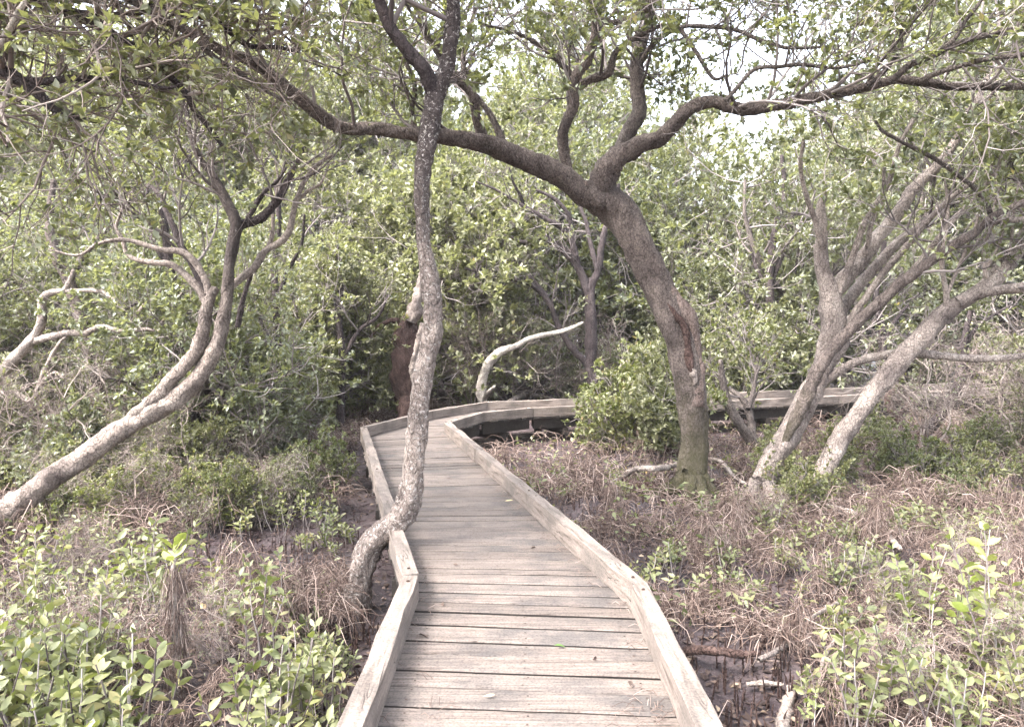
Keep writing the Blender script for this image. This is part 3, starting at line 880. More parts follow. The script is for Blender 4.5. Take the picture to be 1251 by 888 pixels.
for fan in ([(1012, 440, 9), (1030, 405, 9), (1052, 372, 8), (1082, 330, 8), (1112, 296, 7), (1150, 252, 6), (1190, 222, 5), (1251, 186, 4), (1300, 160, 3)],
            [(1004, 305, 8), (996, 270, 7), (985, 240, 6), (978, 205, 5), (982, 170, 4)],
            [(1018, 372, 9), (1040, 318, 8), (1058, 270, 7), (1085, 225, 6), (1098, 180, 5), (1120, 140, 4)],
            [(1060, 308, 7), (1064, 275, 6), (1078, 245, 5), (1080, 205, 4)],
            [(1100, 346, 8), (1130, 312, 7), (1165, 268, 6), (1198, 235, 5), (1225, 190, 4), (1240, 150, 3)]):
    ld(D, limbsD, fan, 8.55, 8.3, 'bark_pink', False, sides=9)
ld(D, limbsD, [(1005, 468, 10), (1010, 455, 9), (1020, 440, 9), (1033, 420, 9), (1036, 405, 8), (1050, 402, 5)], 8.6, 8.7, 'bark_pink', False)
gD = Grower([(5, .62), (5, .6)], up=.1, keep=clear_of_camera)
for q in limbsD: D.twigs_on(gD, *q, 2.2, .85, t0=.55, up=.3)
PRUNE.extend(q_[0] for q_ in limbsD[:4])
D.crown(gD, (.055, .085), leafy=.9)

D4 = Tree('mangrove_tree', 'pale mangrove trunk slanting up to the right edge with thin bare upright shoots', 'tree', G(988, 616))
t4 = [(978, 634, 54), (986, 618, 38), (993, 600, 28), (1001, 585, 24), (1012, 564, 23), (1027, 536, 22), (1045, 510, 22), (1064, 483, 22), (1082, 462, 22), (1098, 442, 22), (1113, 425, 22), (1128, 409, 22), (1142, 393, 22), (1158, 380, 22), (1175, 369, 20), (1192, 358, 18), (1208, 348, 17), (1222, 337, 16), (1234, 322, 15), (1245, 305, 15), (1258, 285, 14), (1290, 240, 12), (1320, 180, 9)]
q4 = trace(t4, 8.3, 8.0)
D4.trunk(*q4, M['bark_pink'], sides=18)
l4 = [(q4[0][-4:], q4[1][-4:])]
ld(D4, l4, [(1170, 370, 14), (1190, 362, 13), (1215, 355, 12), (1251, 350, 11), (1300, 335, 9), (1350, 330, 6)], 8.05, 7.8, 'bark_pink')
ld(D4, l4, [(1200, 352, 12), (1214, 333, 12), (1226, 318, 11), (1240, 300, 10), (1262, 262, 9), (1290, 200, 6)], 8.2, 8.3, 'bark_pink')
for pts in ([(1157, 378, 8), (1156, 358, 7), (1152, 335, 6), (1151, 315, 6), (1155, 290, 5), (1158, 255, 4), (1155, 220, 3)],
            [(1157, 360, 5), (1166, 338, 4), (1176, 315, 4), (1188, 290, 4), (1196, 262, 3), (1205, 240, 2)],
            [(1205, 340, 6), (1202, 320, 6), (1204, 298, 5), (1212, 275, 4), (1218, 240, 4), (1230, 205, 2)],
            [(1203, 330, 4), (1214, 312, 4), (1222, 295, 3), (1232, 260, 2)],
            [(1228, 330, 4), (1235, 300, 4), (1238, 262, 3), (1244, 225, 2)]):
    D4.limb(*trace(pts, 8.1, 8.2), M['dead_wood'], sides=8, name='shoot', lump=.1)
g4 = Grower([(5, .6), (5, .6)], up=.1, keep=clear_of_camera)
for q in l4: D4.twigs_on(g4, *q, 6, .9, t0=.45, up=.3)
PRUNE.append(q4[0])
D4.crown(g4, (.055, .085), leafy=.9)

def roots(T, c, r0, n, mat, a0=0.0):
    for k in range(n):
        a = a0 + k * 2 * math.pi / n + random.uniform(-.4, .4); L = r0 * random.uniform(2.6, 4.6); b = a + random.uniform(-.5, .5)
        f = lambda r, z, an: np.array((c[0] + math.cos(an) * r, c[1] + math.sin(an) * r, float(gz(c[0] + math.cos(an) * r, c[1] + math.sin(an) * r)) + z))
        T.limb([f(r0 * .45, r0 * 1.5, a), f(r0 * .95, r0 * .62, a), f(L * .5, r0 * .18, (a + b) / 2), f(L, -.05, b)], [r0 * .34, r0 * .4, r0 * .27, r0 * .1], M[mat], name='root', sides=9, lump=.2)


random.seed(3)
roots(B, B.o, .2, 6, 'bark_brown'); roots(D, D.o, .16, 5, 'bark_pink'); roots(D4, D4.o, .14, 5, 'bark_pink')

# --- smaller traced trees behind
def small_tree(name, label, cat, base, trunk, limbs, d, mat, grow=None, leafy=.9, per_m=4, L=.8, group=None, size=(.06, .085), tw=8, leaf='leaf'):
    T = Tree(name, label, cat, base, group)
    q = trace(trunk, d, d)
    # sink the foot to the ground
    T.trunk(q[0], q[1], M[mat], sides=12)
    lst = [q]
    for pts in limbs:
        s = trace(pts, d, d + random.uniform(-.7, .7)); T.limb(*s, M[mat], sides=tw); lst.append(s)
    if grow is not None:
        gr = Grower(grow, up=.1, keep=clear_of_camera)
        for s in lst[1:] or lst: T.twigs_on(gr, *s, per_m, L, t0=.3, up=.3)
        T.crown(gr, size, leafy=leafy, leaf=leaf)
    return T


small_tree('mangrove_tree', 'small dark mangrove with fanned bare limbs framed beneath the fork of the torn tree', 'tree', G(728, 512),
           [(735, 520, 20), (730, 490, 17), (724, 455, 15), (722, 412, 15), (722, 380, 14), (721, 360, 12), (722, 340, 7)],
           [[(719, 358, 11), (708, 330, 10), (693, 310, 9), (673, 294, 8), (655, 290, 6), (640, 296, 5), (625, 290, 3)],
            [(706, 328, 8), (700, 300, 7), (688, 280, 7), (668, 268, 6), (645, 255, 5), (628, 245, 4), (606, 232, 3), (582, 222, 2)],
            [(700, 312, 7), (699, 285, 6), (694, 262, 5), (680, 245, 5), (664, 236, 4), (655, 232, 3)],
            [(642, 258, 4), (636, 240, 4), (628, 225, 3), (622, 205, 2)],
            [(721, 352, 10), (731, 328, 9), (735, 300, 8), (740, 278, 7), (752, 250, 5), (756, 225, 4)],
            [(730, 330, 7), (722, 300, 6), (716, 272, 5), (708, 250, 4)],
            [(734, 466, 9), (726, 455, 8), (713, 440, 8), (698, 424, 8), (686, 405, 8), (678, 388, 7), (670, 368, 7), (652, 350, 6), (635, 343, 5), (612, 338, 5), (585, 332, 4), (568, 328, 3)],
            [(668, 362, 5), (650, 340, 4), (630, 320, 4), (605, 322, 3), (590, 318, 2)]],
           14.9, 'bark_dark', [(4, .6), (4, .6)], per_m=1.6, leafy=.3, L=.9)
small_tree('dead_branch', 'bleached white branch bending up behind the far kerb of the boardwalk', 'branch', G(590, 521),
           [(591, 512, 15), (590, 495, 12), (588, 478, 11), (590, 460, 11), (598, 443, 11), (608, 432, 11), (620, 426, 8), (632, 422, 7), (646, 414, 6), (660, 410, 6), (675, 407, 5), (692, 403, 5), (712, 394, 3)],
           [[(590, 490, 7), (596, 480, 6), (604, 472, 3)]], 14.6, 'dead_pale', None)
small_tree('mangrove_tree', 'dark thin trunk with moss at its foot behind the bleached bent branch', 'tree', G(616, 508),
           [(622, 512, 14), (617, 480, 13), (611, 450, 12), (606, 420, 11), (600, 390, 10), (597, 362, 10), (592, 335, 9), (594, 300, 7), (585, 260, 5)],
           [[(607, 425, 7), (596, 412, 5), (586, 405, 4), (575, 398, 2)], [(600, 385, 6), (612, 360, 5), (618, 330, 4), (632, 300, 3)],
            [(570, 470, 6), (582, 458, 6), (590, 440, 5), (600, 420, 4), (606, 405, 4)]], 16.8, 'bark_dark', [(4, .6), (5, .6)], per_m=2, L=1.0)
small_tree('mangrove_tree', 'crooked dark trunk at right behind the slanting pale trunk, forking low', 'tree', G(1113, 545),
           [(1108, 552, 18), (1122, 534, 15), (1140, 518, 14), (1155, 500, 13), (1166, 482, 12), (1173, 462, 12), (1175, 440, 11), (1178, 415, 8), (1186, 380, 5)],
           [[(1174, 448, 8), (1186, 454, 8), (1200, 463, 8), (1222, 468, 8), (1251, 468, 8), (1300, 462, 6)],
            [(1178, 425, 5), (1162, 425, 4), (1140, 420, 3), (1118, 425, 2)], [(1176, 430, 6), (1190, 404, 5), (1206, 390, 4), (1222, 380, 3), (1236, 372, 2)]],
           12.0, 'bark_dark', [(4, .6), (4, .6)], per_m=2, L=.8)
small_tree('tree_stump', 'short curled dark root stump on the mud below the right boardwalk', 'stump', G(1108, 545),
           [(1114, 552, 14), (1106, 530, 11), (1098, 512, 10), (1090, 500, 11), (1085, 488, 9), (1092, 478, 8), (1104, 480, 6), (1106, 490, 4)], [[(1096, 510, 6), (1106, 500, 5), (1112, 485, 3)]], 12.0, 'rot', None)
small_tree('mangrove_sapling', 'short leaning twin trunk just right of the torn tree below the boardwalk', 'tree', G(921, 552),
           [(926, 560, 14), (920, 542, 13), (908, 525, 13), (897, 508, 12), (888, 490, 11), (884, 470, 9), (880, 440, 6)],
           [[(922, 550, 10), (919, 525, 10), (914, 500, 9), (905, 485, 7), (893, 476, 5), (885, 462, 4)], [(914, 500, 7), (922, 470, 5), (926, 430, 4)]], 11.3, 'bark_grey', [(4, .6), (4, .6)], per_m=5, L=.7, leaf='leaf_fresh')
# rotten stump with torn pale top
st = Tree('tree_stump', 'bulky rotten red-brown stump with a torn pale top left of the slim flecked trunk', 'stump', G(496, 528))
q = trace([(503, 545, 36), (501, 520, 30), (499, 490, 32), (499, 465, 34), (498, 440, 38), (496, 415, 36), (496, 400, 28), (500, 388, 16)], 13.6)
st.trunk(*q, M['rot'], sides=16, lump=.4)
st.limb(*trace([(500, 392, 14), (507, 378, 16), (511, 362, 12), (513, 345, 7), (514, 332, 3)], 13.5), M['dead_wood'], name='torn_wood', lump=.35)
st.limb(*trace([(488, 392, 8), (476, 392, 6), (462, 400, 5), (452, 412, 3)], 13.5), M['rot'], name='side_branch', lump=.3)
st.limb(*trace([(508, 470, 6), (503, 452, 7), (508, 430, 7), (513, 410, 8), (516, 395, 5)], 13.3), M['dead_wood'], name='hanging_bark', lump=.4)

# --- limbs reaching into the top left from a tree just outside the frame
base = P(-330, 700, 5.2); base[2] = 0
for lab, tr, lim, d_, m_ in [
    ('thin dark upright trunk in the thicket left of the flecked trunk', [(348, 580, 11), (343, 520, 9), (340, 450, 9), (338, 380, 9), (335, 320, 8), (341, 270, 7), (337, 220, 5)], [[(338, 370, 6), (352, 330, 5), (368, 300, 4), (372, 262, 3)], [(340, 440, 5), (322, 400, 4), (312, 372, 3)]], 10.6, 'bark_dark'),
    ('thin forked trunk just left of the rotten stump', [(414, 535, 11), (417, 480, 9), (418, 430, 9), (413, 385, 8), (417, 345, 7), (411, 300, 5)], [[(418, 440, 6), (438, 405, 5), (462, 386, 4), (474, 360, 3)], [(414, 385, 5), (400, 350, 4), (392, 320, 3)]], 13.0, 'bark_dark'),
    ('slender dark trunk forking behind the far right boardwalk', [(957, 520, 13), (951, 450, 11), (944, 390, 10), (940, 345, 10), (945, 290, 8), (958, 240, 6), (955, 190, 4)], [[(942, 345, 7), (960, 300, 6), (972, 262, 4)], [(941, 360, 6), (922, 320, 5), (915, 270, 4)]], 17.2, 'bark_dark'),
    ('slender trunk between the flecked trunk and the bleached branch', [(556, 510, 10), (558, 440, 9), (550, 380, 8), (556, 320, 7), (566, 270, 5)], [[(552, 385, 6), (570, 362, 5), (592, 350, 3)], [(556, 420, 5), (540, 385, 4), (536, 350, 3)]], 17.4, 'bark_grey'),
    ('dark trunk standing behind the twin-stemmed leaning trunk', [(238, 560, 16), (232, 500, 14), (226, 440, 13), (221, 390, 12), (208, 330, 11), (204, 295, 10), (196, 245, 8), (190, 200, 6)], [[(208, 325, 8), (190, 300, 7), (176, 262, 5), (182, 225, 4)], [(222, 395, 7), (205, 375, 5), (180, 365, 4), (150, 380, 3)]], 9.7, 'bark_dark'),
    ('brown trunk leaning behind the bleached dead branches at left', [(120, 560, 20), (118, 500, 17), (110, 430, 16), (98, 385, 15), (84, 345, 14), (68, 310, 12), (60, 270, 9), (66, 220, 7)], [[(84, 345, 9), (100, 315, 8), (122, 290, 7), (150, 260, 5), (165, 225, 4)], [(112, 440, 8), (140, 415, 7), (172, 385, 6), (190, 350, 5), (200, 318, 3)]], 10.4, 'bark_brown'),
    ('thin dark trunk seen between the pinkish stems and the slanting trunk', [(1082, 530, 12), (1076, 470, 10), (1078, 410, 9), (1070, 360, 8), (1078, 310, 6), (1090, 260, 4)], [[(1077, 420, 6), (1095, 390, 5), (1110, 372, 3)], [(1072, 370, 5), (1058, 340, 4), (1052, 310, 3)]], 16.6, 'bark_dark')]:
    small_tree('mangrove_tree', lab, 'tree', G(tr[0][0], 390 + FPX * CAMZ / d_), tr, lim, d_, m_, [(4, .6), (4, .6)], per_m=1.6, L=.8, leafy=.35)

K = Tree('mangrove_tree', 'dark twisting limbs reaching in at the top left corner from a trunk beyond the frame', 'tree', base)
kt = [base + np.array((0, 0, -.1)), base + np.array((.05, 0, .6)), base + np.array((.25, -.1, 1.4)), base + np.array((.2, -.2, 2.3)), base + np.array((.5, -.3, 3.1)), base + np.array((.75, -.4, 3.6))]
K.trunk(kt, [.19, .16, .14, .13, .11, .1], M['bark_dark'])
fork = np.array(kt[-1]); fork0 = np.array(kt[-2])
limbsK = []


def lk(pts, d0, d1, mat, start=None, **kw):
    p, r = trace(pts, d0, d1)
    if start is not None:
        p = np.vstack([start, (start + p[0]) / 2 + np.array((0, 0, .08)), p]); r = np.concatenate([[r[0] * 1.5, r[0] * 1.2], r])
    K.limb(p, r, M[mat], **kw); limbsK.append((p, r))


lk([(-20, 74, 14), (2, 85, 14), (25, 98, 14), (44, 112, 13), (58, 126, 11), (68, 135, 9), (90, 142, 7), (118, 149, 4)], 4.7, 4.6, 'bark_dark', fork0)
lk([(30, 98, 8), (55, 100, 9), (80, 97, 9), (101, 97, 9), (125, 94, 8), (145, 95, 7), (170, 102, 6), (203, 108, 4), (225, 102, 3)], 4.65, 4.6, 'bark_dark')
lk([(10, -20, 15), (38, -2, 15), (61, 8, 14), (84, 16, 13), (101, 21, 12), (124, 34, 11), (145, 47, 10), (165, 59, 9), (179, 68, 9), (198, 84, 8), (216, 102, 8), (228, 116, 7), (236, 132, 7), (252, 152, 6), (274, 182, 4)], 4.6, 4.9, 'bark_dark', fork)
lk([(120, -25, 9), (155, -2, 8), (189, 17, 8), (230, 41, 7), (250, 60, 7), (267, 74, 6), (285, 84, 6), (304, 98, 5), (330, 114, 4), (355, 128, 3)], 4.7, 5.0, 'bark_grey', fork)
lk([(130, -30, 10), (162, 0, 9), (185, 9, 9), (209, 15, 9), (235, 18, 8), (257, 24, 8), (274, 33, 8), (287, 44, 7), (300, 54, 7), (314, 58, 6), (340, 58, 5), (361, 64, 3)], 4.9, 5.2, 'bark_dark', fork)
lk([(316, 56, 5), (330, 44, 5), (342, 38, 5), (355, 33, 4), (385, 24, 3)], 5.1, 5.1, 'dead_wood')
lk([(-8, 66, 8), (4, 48, 8), (14, 32, 8), (22, 16, 7), (34, -4, 6), (46, -40, 5)], 4.3, 4.2, 'dead_pale')
lk([(112, 24, 4), (118, 12, 4), (117, -4, 4), (112, -40, 3)], 4.6, 4.6, 'bark_dark')
lk([(132, 95, 4), (146, 78, 5), (158, 66, 4), (178, 58, 3)], 4.6, 4.5, 'dead_wood')
lk([(101, 97, 3), (108, 72, 4), (118, 58, 3), (126, 44, 3)], 4.6, 4.5, 'dead_wood')
lk([(72, 92, 3), (86, 72, 3), (88, 52, 3), (84, 36, 2)], 4.6, 4.5, 'dead_wood')
gK = Grower([(5, .62), (5, .6)], up=.06, keep=clear_of_camera)
for q in limbsK: K.twigs_on(gK, *q, 7, .85, t0=.2, up=.15)
K.crown(gK, (.05, .08), leafy=.4, twig='bare_twig')

# --- leafy limbs of trees standing beside the viewer, arching over the path
def side_tree(label, bx, by, limbs, leafy=.7, per_m=3.5):
    T = Tree('mangrove_tree', label, 'tree', (bx, by))
    o = T.o
    s = 1 if bx < 0 else -1
    kt = [o + np.array((0, 0, -.1)), o + np.array((.03 * s, .05, .9)), o + np.array((.15 * s, .1, 1.9)), o + np.array((.1 * s, .1, 2.8)), o + np.array((.3 * s, .2, 3.5))]
    T.trunk(kt, [.17, .13, .12, .11, .1], M['bark_grey'])
    gr = Grower([(5, .62), (5, .6)], up=.05, keep=lambda p: clear_of_camera(p) and p.z > 3.2 + .25 * p.y * (p.y < 4))
    for L in limbs:
        pts = [kt[-1]] + [np.array(q) for q in L]
        rad = np.linspace(.07, .018, len(pts))
        T.limb(pts, rad, M['bark_grey'])
        T.twigs_on(gr, np.array(pts), rad, per_m, 1.15, t0=.15, up=.15)
    T.crown(gr, (.05, .078), leafy=leafy)


side_tree('mangrove leaning over the path from beside the viewer on the right', 4.6, 1.6, [[(3.8, 2.4, 4.6), (2.6, 3.6, 5.0), (1.2, 4.6, 5.3), (-.2, 5.4, 5.5)], [(4.4, 3.2, 4.6), (4.2, 4.8, 4.9), (3.6, 6.2, 5.3)], [(3.8, 1.2, 4.8), (2.2, 1.2, 5.3), (.6, 1.6, 5.5)]])
side_tree('mangrove leaning over the path from beside the viewer on the left', -4.9, 1.4, [[(-3.8, 2.6, 4.8), (-2.4, 4.0, 5.2), (-1.0, 5.4, 5.6), (.4, 6.6, 5.9)], [(-3.6, 1.2, 4.8), (-2.0, 1.4, 5.2), (-.4, 2.0, 5.5)], [(-4.4, 3.4, 4.8), (-4.0, 5.2, 5.2), (-3.2, 6.8, 5.6)]])

# ------------------------------------------------------------------ background trees from prototypes
def proto_tree(h, seed, size, stems=3, leaf='leaf_far', low=.0, per=(8, 13), lv=((6, .62), (5, .55), (4, .55)), barkm='bark_grey'):
    random.seed(seed)
    e = empty('mangrove_tree', (0, 0, 0))
    gr = Grower([(6, .62), (5, .58), (4, .55)], up=.1, wig=.3, zmin=.5 + low)
    tr = Geo()
    for s in range(stems):
        a = random.uniform(0, 6.28)
        d = Vector((math.cos(a) * .5, math.sin(a) * .5, 1)).normalized()
        p = Vector((random.uniform(-.12, .12), random.uniform(-.12, .12), -.15)); pts = [tuple(p)]; L = h * random.uniform(.62, .85)
        n = 8
        for i in range(n):
            d = (d + .28 * rv() + Vector((0, 0, .1))).normalized(); p = p + d * (L / n); pts.append(tuple(p))
        r0 = h * random.uniform(.011, .017)
        rad = np.linspace(r0 * 1.25, r0 * .3, n + 1)
        bark_tube(tr, np.array(pts), rad, sides=10, step=.12)
        for i in range(2, n + 1):
            for _ in range(3 if i > 2 else 2):
                tan = Vector(pts[i]) - Vector(pts[i - 1]); tan.normalize()
                perp = tan.cross(rv()).normalized()
                gr.branch(Vector(pts[i - 1]).lerp(Vector(pts[i]), random.random()), perp + tan * random.uniform(-.2, .8), h * .27 * random.uniform(.6, 1.2), rad[i] * .55, 0 if random.random() < .5 else 1)
    tr.build('trunk', M[barkm], e)
    g = Geo(); tubes(g, gr.polys, 0); nl = gr.foliage(g, size, per, 1, 0, .95)
    g.build('crown', [M['twig'], M[leaf]], e)
    print('proto', h, 'twigs', len(gr.polys), 'leaves', nl)
    return e


def copy_thing(src, loc, rz, sc, label, cat, group):
    c = src.copy(); COL.objects.link(c)
    c.location = loc; c.rotation_euler = (0, 0, rz); c.scale = (sc, sc, sc)
    for ch in src.children:
        k = ch.copy(); COL.objects.link(k); k.parent = c
    tag(c, label, cat, group)
    return c


def place_from(protos, used, i, loc, rz, sc, label, cat, group):
    if i not in used:
        used.add(i); o = protos[i]
        o.location = loc; o.rotation_euler = (0, 0, rz); o.scale = (sc, sc, sc); tag(o, label, cat, group)
        return o
    return copy_thing(protos[i], loc, rz, sc, label, cat, group)


protos = [proto_tree(6.0, 21, (.08, .125)), proto_tree(6.8, 22, (.08, .125), stems=2), proto_tree(5.2, 23, (.08, .125), stems=4), proto_tree(6.2, 24, (.08, .125), stems=2, barkm='bark_dark'), proto_tree(5.6, 25, (.08, .125), stems=3, leaf='leaf')]
random.seed(77)
used = set()
spots = []
TS = (.64, .82, 1.1, 1.45, 1.85, 2.35, 2.8)
# jittered rows
for ring, (d, step) in enumerate([(11.5, 3.3), (14.5, 3.3), (17.5, 3.1), (21, 3.0), (25, 3.3), (30, 3.8), (36, 4.6)]):
    half = d * .82 + 1.5
    x = -half + random.uniform(0, step)
    while x < half:
        px, py = x + random.uniform(-.8, .8), d + random.uniform(-1.2, 1.2)
        x += step
        if walk_dist(px, py) < 1.35: continue
        az = px / py
        if -.25 < az < .16 and py < 17: continue     # the clearing round the bend
        if .13 < az < .66 and py < 16.6: continue
        if az > .1 and walk_dist(px, py) < 2.2: continue
        if abs(az - .285) < .03 + (1.85 if ring > 1 else 1.6) * TS[ring] / py: continue      # the opening to the sky
        spots.append((px, py, ring))
print('trees', len(spots))
for px, py, ring in spots:
    i = random.randrange(5)
    side = 'left of' if px < -1.5 else ('right of' if px > 3 else 'behind')
    far = 'mid-distance' if py < 19 else 'distant'
    place_from(protos, used, i, (px, py, float(gz(px, py))), random.uniform(0, 6.28), random.uniform(.85, 1.15) * TS[ring],
               {('left of', 'mid-distance'): 'leafy grey-green mangrove in the thicket left of the boardwalk bend', ('right of', 'mid-distance'): 'leafy grey-green mangrove in the thicket right of the boardwalk bend',
                ('behind', 'mid-distance'): 'leafy mangrove standing directly behind the boardwalk bend', ('left of', 'distant'): 'distant pale mangrove closing the view on the left',
                ('right of', 'distant'): 'distant pale mangrove closing the view on the right', ('behind', 'distant'): 'distant pale mangrove closing the view behind the bend'}[(side, far)],
               'tree', f'{far} mangroves {side} the bend')
# trees seen through the opening: lower
for px, py, ts in ((4.2, 18.5, .95), (5.6, 18.8, .85), (7.2, 19.2, .95), (4.9, 22.5, 1.15), (6.4, 23, 1.0), (8.2, 23.5, 1.15), (6.0, 29, 1.5), (8.0, 29, 1.3), (10.2, 29.5, 1.5), (7.6, 37, 2.0), (10.2, 37, 1.75), (13, 37, 2.0)):
    place_from(protos, used, 2, (px, py, 0), random.uniform(0, 6.28), ts * .8, 'lower sunlit mangrove standing in the gap of bright sky', 'tree', 'mangroves below the sky gap')

# shrubs: low bushy growth
def proto_shrub(h, seed, size, leaf='leaf_far', stems=6, leafy=.95):
    random.seed(seed)
    e = empty('mangrove_shrub', (0, 0, 0))
    gr = Grower([(5, .6), (4, .6)], up=.12, wig=.3, zmin=.12)
    st = Geo()
    for s in range(stems):
        a = random.uniform(0, 6.28); d = Vector((math.cos(a) * .6, math.sin(a) * .6, 1)).normalized()
        p = Vector((random.uniform(-.2, .2), random.uniform(-.2, .2), -.08)); pts = [tuple(p)]; n = 6; L = h * random.uniform(.5, .95)
        for i in range(n):
            d = (d + .25 * rv() + Vector((0, 0, .1))).normalized(); p = p + d * (L / n); pts.append(tuple(p))
        rad = np.linspace(.016, .005, n + 1)
        tubes(st, [(np.array(pts), rad, 6)])
        for i in range(1, n + 1):
            for _ in range(3):
                tan = (Vector(pts[i]) - Vector(pts[i - 1])).normalized(); perp = tan.cross(rv()).normalized()
                gr.branch(pts[i], perp + tan * random.uniform(0, .8), h * .26 * random.uniform(.6, 1.2), .006, random.choice((0, 1, 1)))
    st.build('stem', M['twig'], e)
    g = Geo(); tubes(g, gr.polys, 0); nl = gr.foliage(g, size, (7, 11), 1, 0, leafy); g.build('foliage', [M['twig'], M[leaf]], e)
    print('shrub', h, nl)
    return e


def proto_bare(h, seed):
    random.seed(seed)
    e = empty('dead_shrub', (0, 0, 0))
    gr = Grower([(5, .62), (4, .6)], up=.05, wig=.42, zmin=.1)
    st = Geo()
    for k in range(4):
        a = random.uniform(0, 6.28); d = Vector((math.cos(a) * .9, math.sin(a) * .9, 1)).normalized()
        p = Vector((random.uniform(-.1, .1), random.uniform(-.1, .1), -.08)); pts = [tuple(p)]; L = h * random.uniform(.7, 1.1)
        for i in range(8):
            d = (d + .4 * rv() + Vector((0, 0, .1))).normalized(); p = p + d * (L / 8); pts.append(tuple(p))
        rad = np.linspace(.022, .007, 9)
        tubes(st, [(np.array(pts), rad, 7)])
        for i in range(2, 9):
            tan = (Vector(pts[i]) - Vector(pts[i - 1])).normalized(); perp = tan.cross(rv()).normalized()
            for _ in range(2): gr.branch(pts[i], perp + tan * random.uniform(.1, .8), h * .34 * random.uniform(.5, 1.2), .009, 0)
    st.build('stem', M['dead_wood'], e)
    g = Geo(); tubes(g, gr.polys, 0); gr.foliage(g, (.05, .08), (2, 4), 1, 0, .16); g.build('branches', [M['bare_twig'], M['leaf']], e)
    return e


bares = [proto_bare(1.9, 51), proto_bare(2.5, 52), proto_bare(1.5, 53)]
usedB = set(); random.seed(15)
for d, x0, x1, step in [(7.0, -4.6, -1.9, .6), (7.7, -5.4, -2.1, .6), (8.8, -7.5, -2.8, .9), (11, -9, -3, 1.3), (13.4, -9, -2.4, 1.5), (15.8, -3, 3, 1.3), (10.6, 5.5, 9.5, 1.5), (17.6, 4, 14, 1.6), (12, 8.5, 11, 1.5)]:
    x = x0 + random.uniform(0, .6)
    while x < x1:
        px, py = x + random.uniform(-.4, .4), d + random.uniform(-.5, .5); x += step
        if walk_dist(px, py) < 1.5: continue
        if abs(px / py + .15) < .085 and py < 13.6: continue
        if -.06 < px / py < .17 and py < 15.4: continue
        lab, grp = (('pale bare twiggy shrub in the thicket left of the boardwalk', 'bare shrubs left of the boardwalk') if px < -2.2 else ('pale bare twiggy shrub behind the boardwalk bend', 'bare shrubs behind the bend') if px < 3.4 else ('pale bare twiggy shrub behind the trunks on the right', 'bare shrubs on the right'))
        place_from(bares, usedB, random.randrange(3), (px, py, float(gz(px, py))), random.uniform(0, 6.28), random.uniform(.7, 1.1) * (.34 if py < 8.3 else .7 if py < 10 else 1), lab, 'shrub', grp)

for px, py, sc in ((130, 850, .26), (260, 830, .24), (20, 880, .26), (100, 720, .22), (340, 780, .2), (1080, 760, .24), (1180, 730, .26), (1120, 880, .24), (1010, 720, .22), (880, 690, .2), (1235, 860, .26), (930, 650, .2)):
    p = G(px, py)
    place_from(bares, usedB, random.randrange(3), (p[0], p[1], float(gz(p[0], p[1]))), random.uniform(0, 6.28), sc, 'small dead twiggy plant among the seedlings left of the near kerb' if px < 500 else 'small dead twiggy plant in the brown tangle right of the boardwalk', 'shrub', 'small dead plants on the left' if px < 500 else 'small dead plants on the right')

shrubs = [proto_shrub(1.5, 31, (.065, .105)), proto_shrub(2.1, 32, (.065, .105)), proto_shrub(1.2, 33, (.05, .085), leaf='leaf_fresh', stems=9, leafy=.5), proto_shrub(1.8, 34, (.065, .105), leaf='leaf')]
usedS = set()
random.seed(5)
cnt = 0
for d, x0, x1, step in [(8.0, -6, -2.6, 1.3), (8.6, -9, -2.9, 1.0), (9.8, -9.5, -3.0, 1.15), (11.2, -10.5, -3.0, 1.3), (12.8, -11, -2.6, 1.4), (15.2, -12, 3, 1.6), (17, -12, 14, 1.9), (12.6, 8.6, 12, 1.4), (19.5, -14, 16, 2.2)]:
    x = x0 + random.uniform(0, step)
    while x < x1:
        px, py = x + random.uniform(-.35, .35), d + random.uniform(-.5, .5); x += step
        wd = float(walk_dist(px, py))
        if wd < 1.5: continue
        if abs(px / py + .15) < .095 and py < 14: continue
        if -.06 < px / py < .17 and py < 16: continue
        i = random.randrange(4); sc = random.uniform(.6, 1.05)
        if py < 8.2: sc *= .5; i = 2
        elif py < 10: sc *= .68
        if px < -1.5: lab, grp = 'bushy mangrove shrub in the low thicket left of the boardwalk', 'shrubs left of the boardwalk'
        elif px < 3: lab, grp = 'bushy mangrove shrub on the mud behind the boardwalk bend', 'shrubs behind the bend'
        else: lab, grp = 'bushy mangrove shrub along the far right stretch of boardwalk', 'shrubs beside the far boardwalk'
        place_from(shrubs, usedS, i, (px, py, float(gz(px, py))), random.uniform(0, 6.28), sc, lab, 'shrub', grp); cnt += 1
for px, py, d, i, sc, lab in [(770, 560, 10.9, 2, 1.15, 'leafy shrub spilling over the inner kerb left of the torn trunk'), (806, 560, 10.1, 0, .85, 'tall leafy shrub close against the left side of the torn trunk'),
                              (890, 520, 16.2, 1, 1.15, 'leafy shrub hanging over the far kerb just right of the torn trunk'), (960, 520, 17.0, 0, 1.6, 'leafy shrub seen between the torn trunk and the pinkish stems'),
                              (742, 545, 11.3, 2, 1.0, 'low fresh green shrub at the edge of the inner kerb'), (792, 540, 11.4, 2, 1.3, 'fresh green shrub standing behind the torn trunk, nearest the far boardwalk')]:
    p = P(px, py, d)
    place_from(shrubs, usedS, i, (p[0], p[1], float(gz(p[0], p[1]))), random.uniform(0, 6.28), sc, lab, 'shrub', None)
random.seed(19)
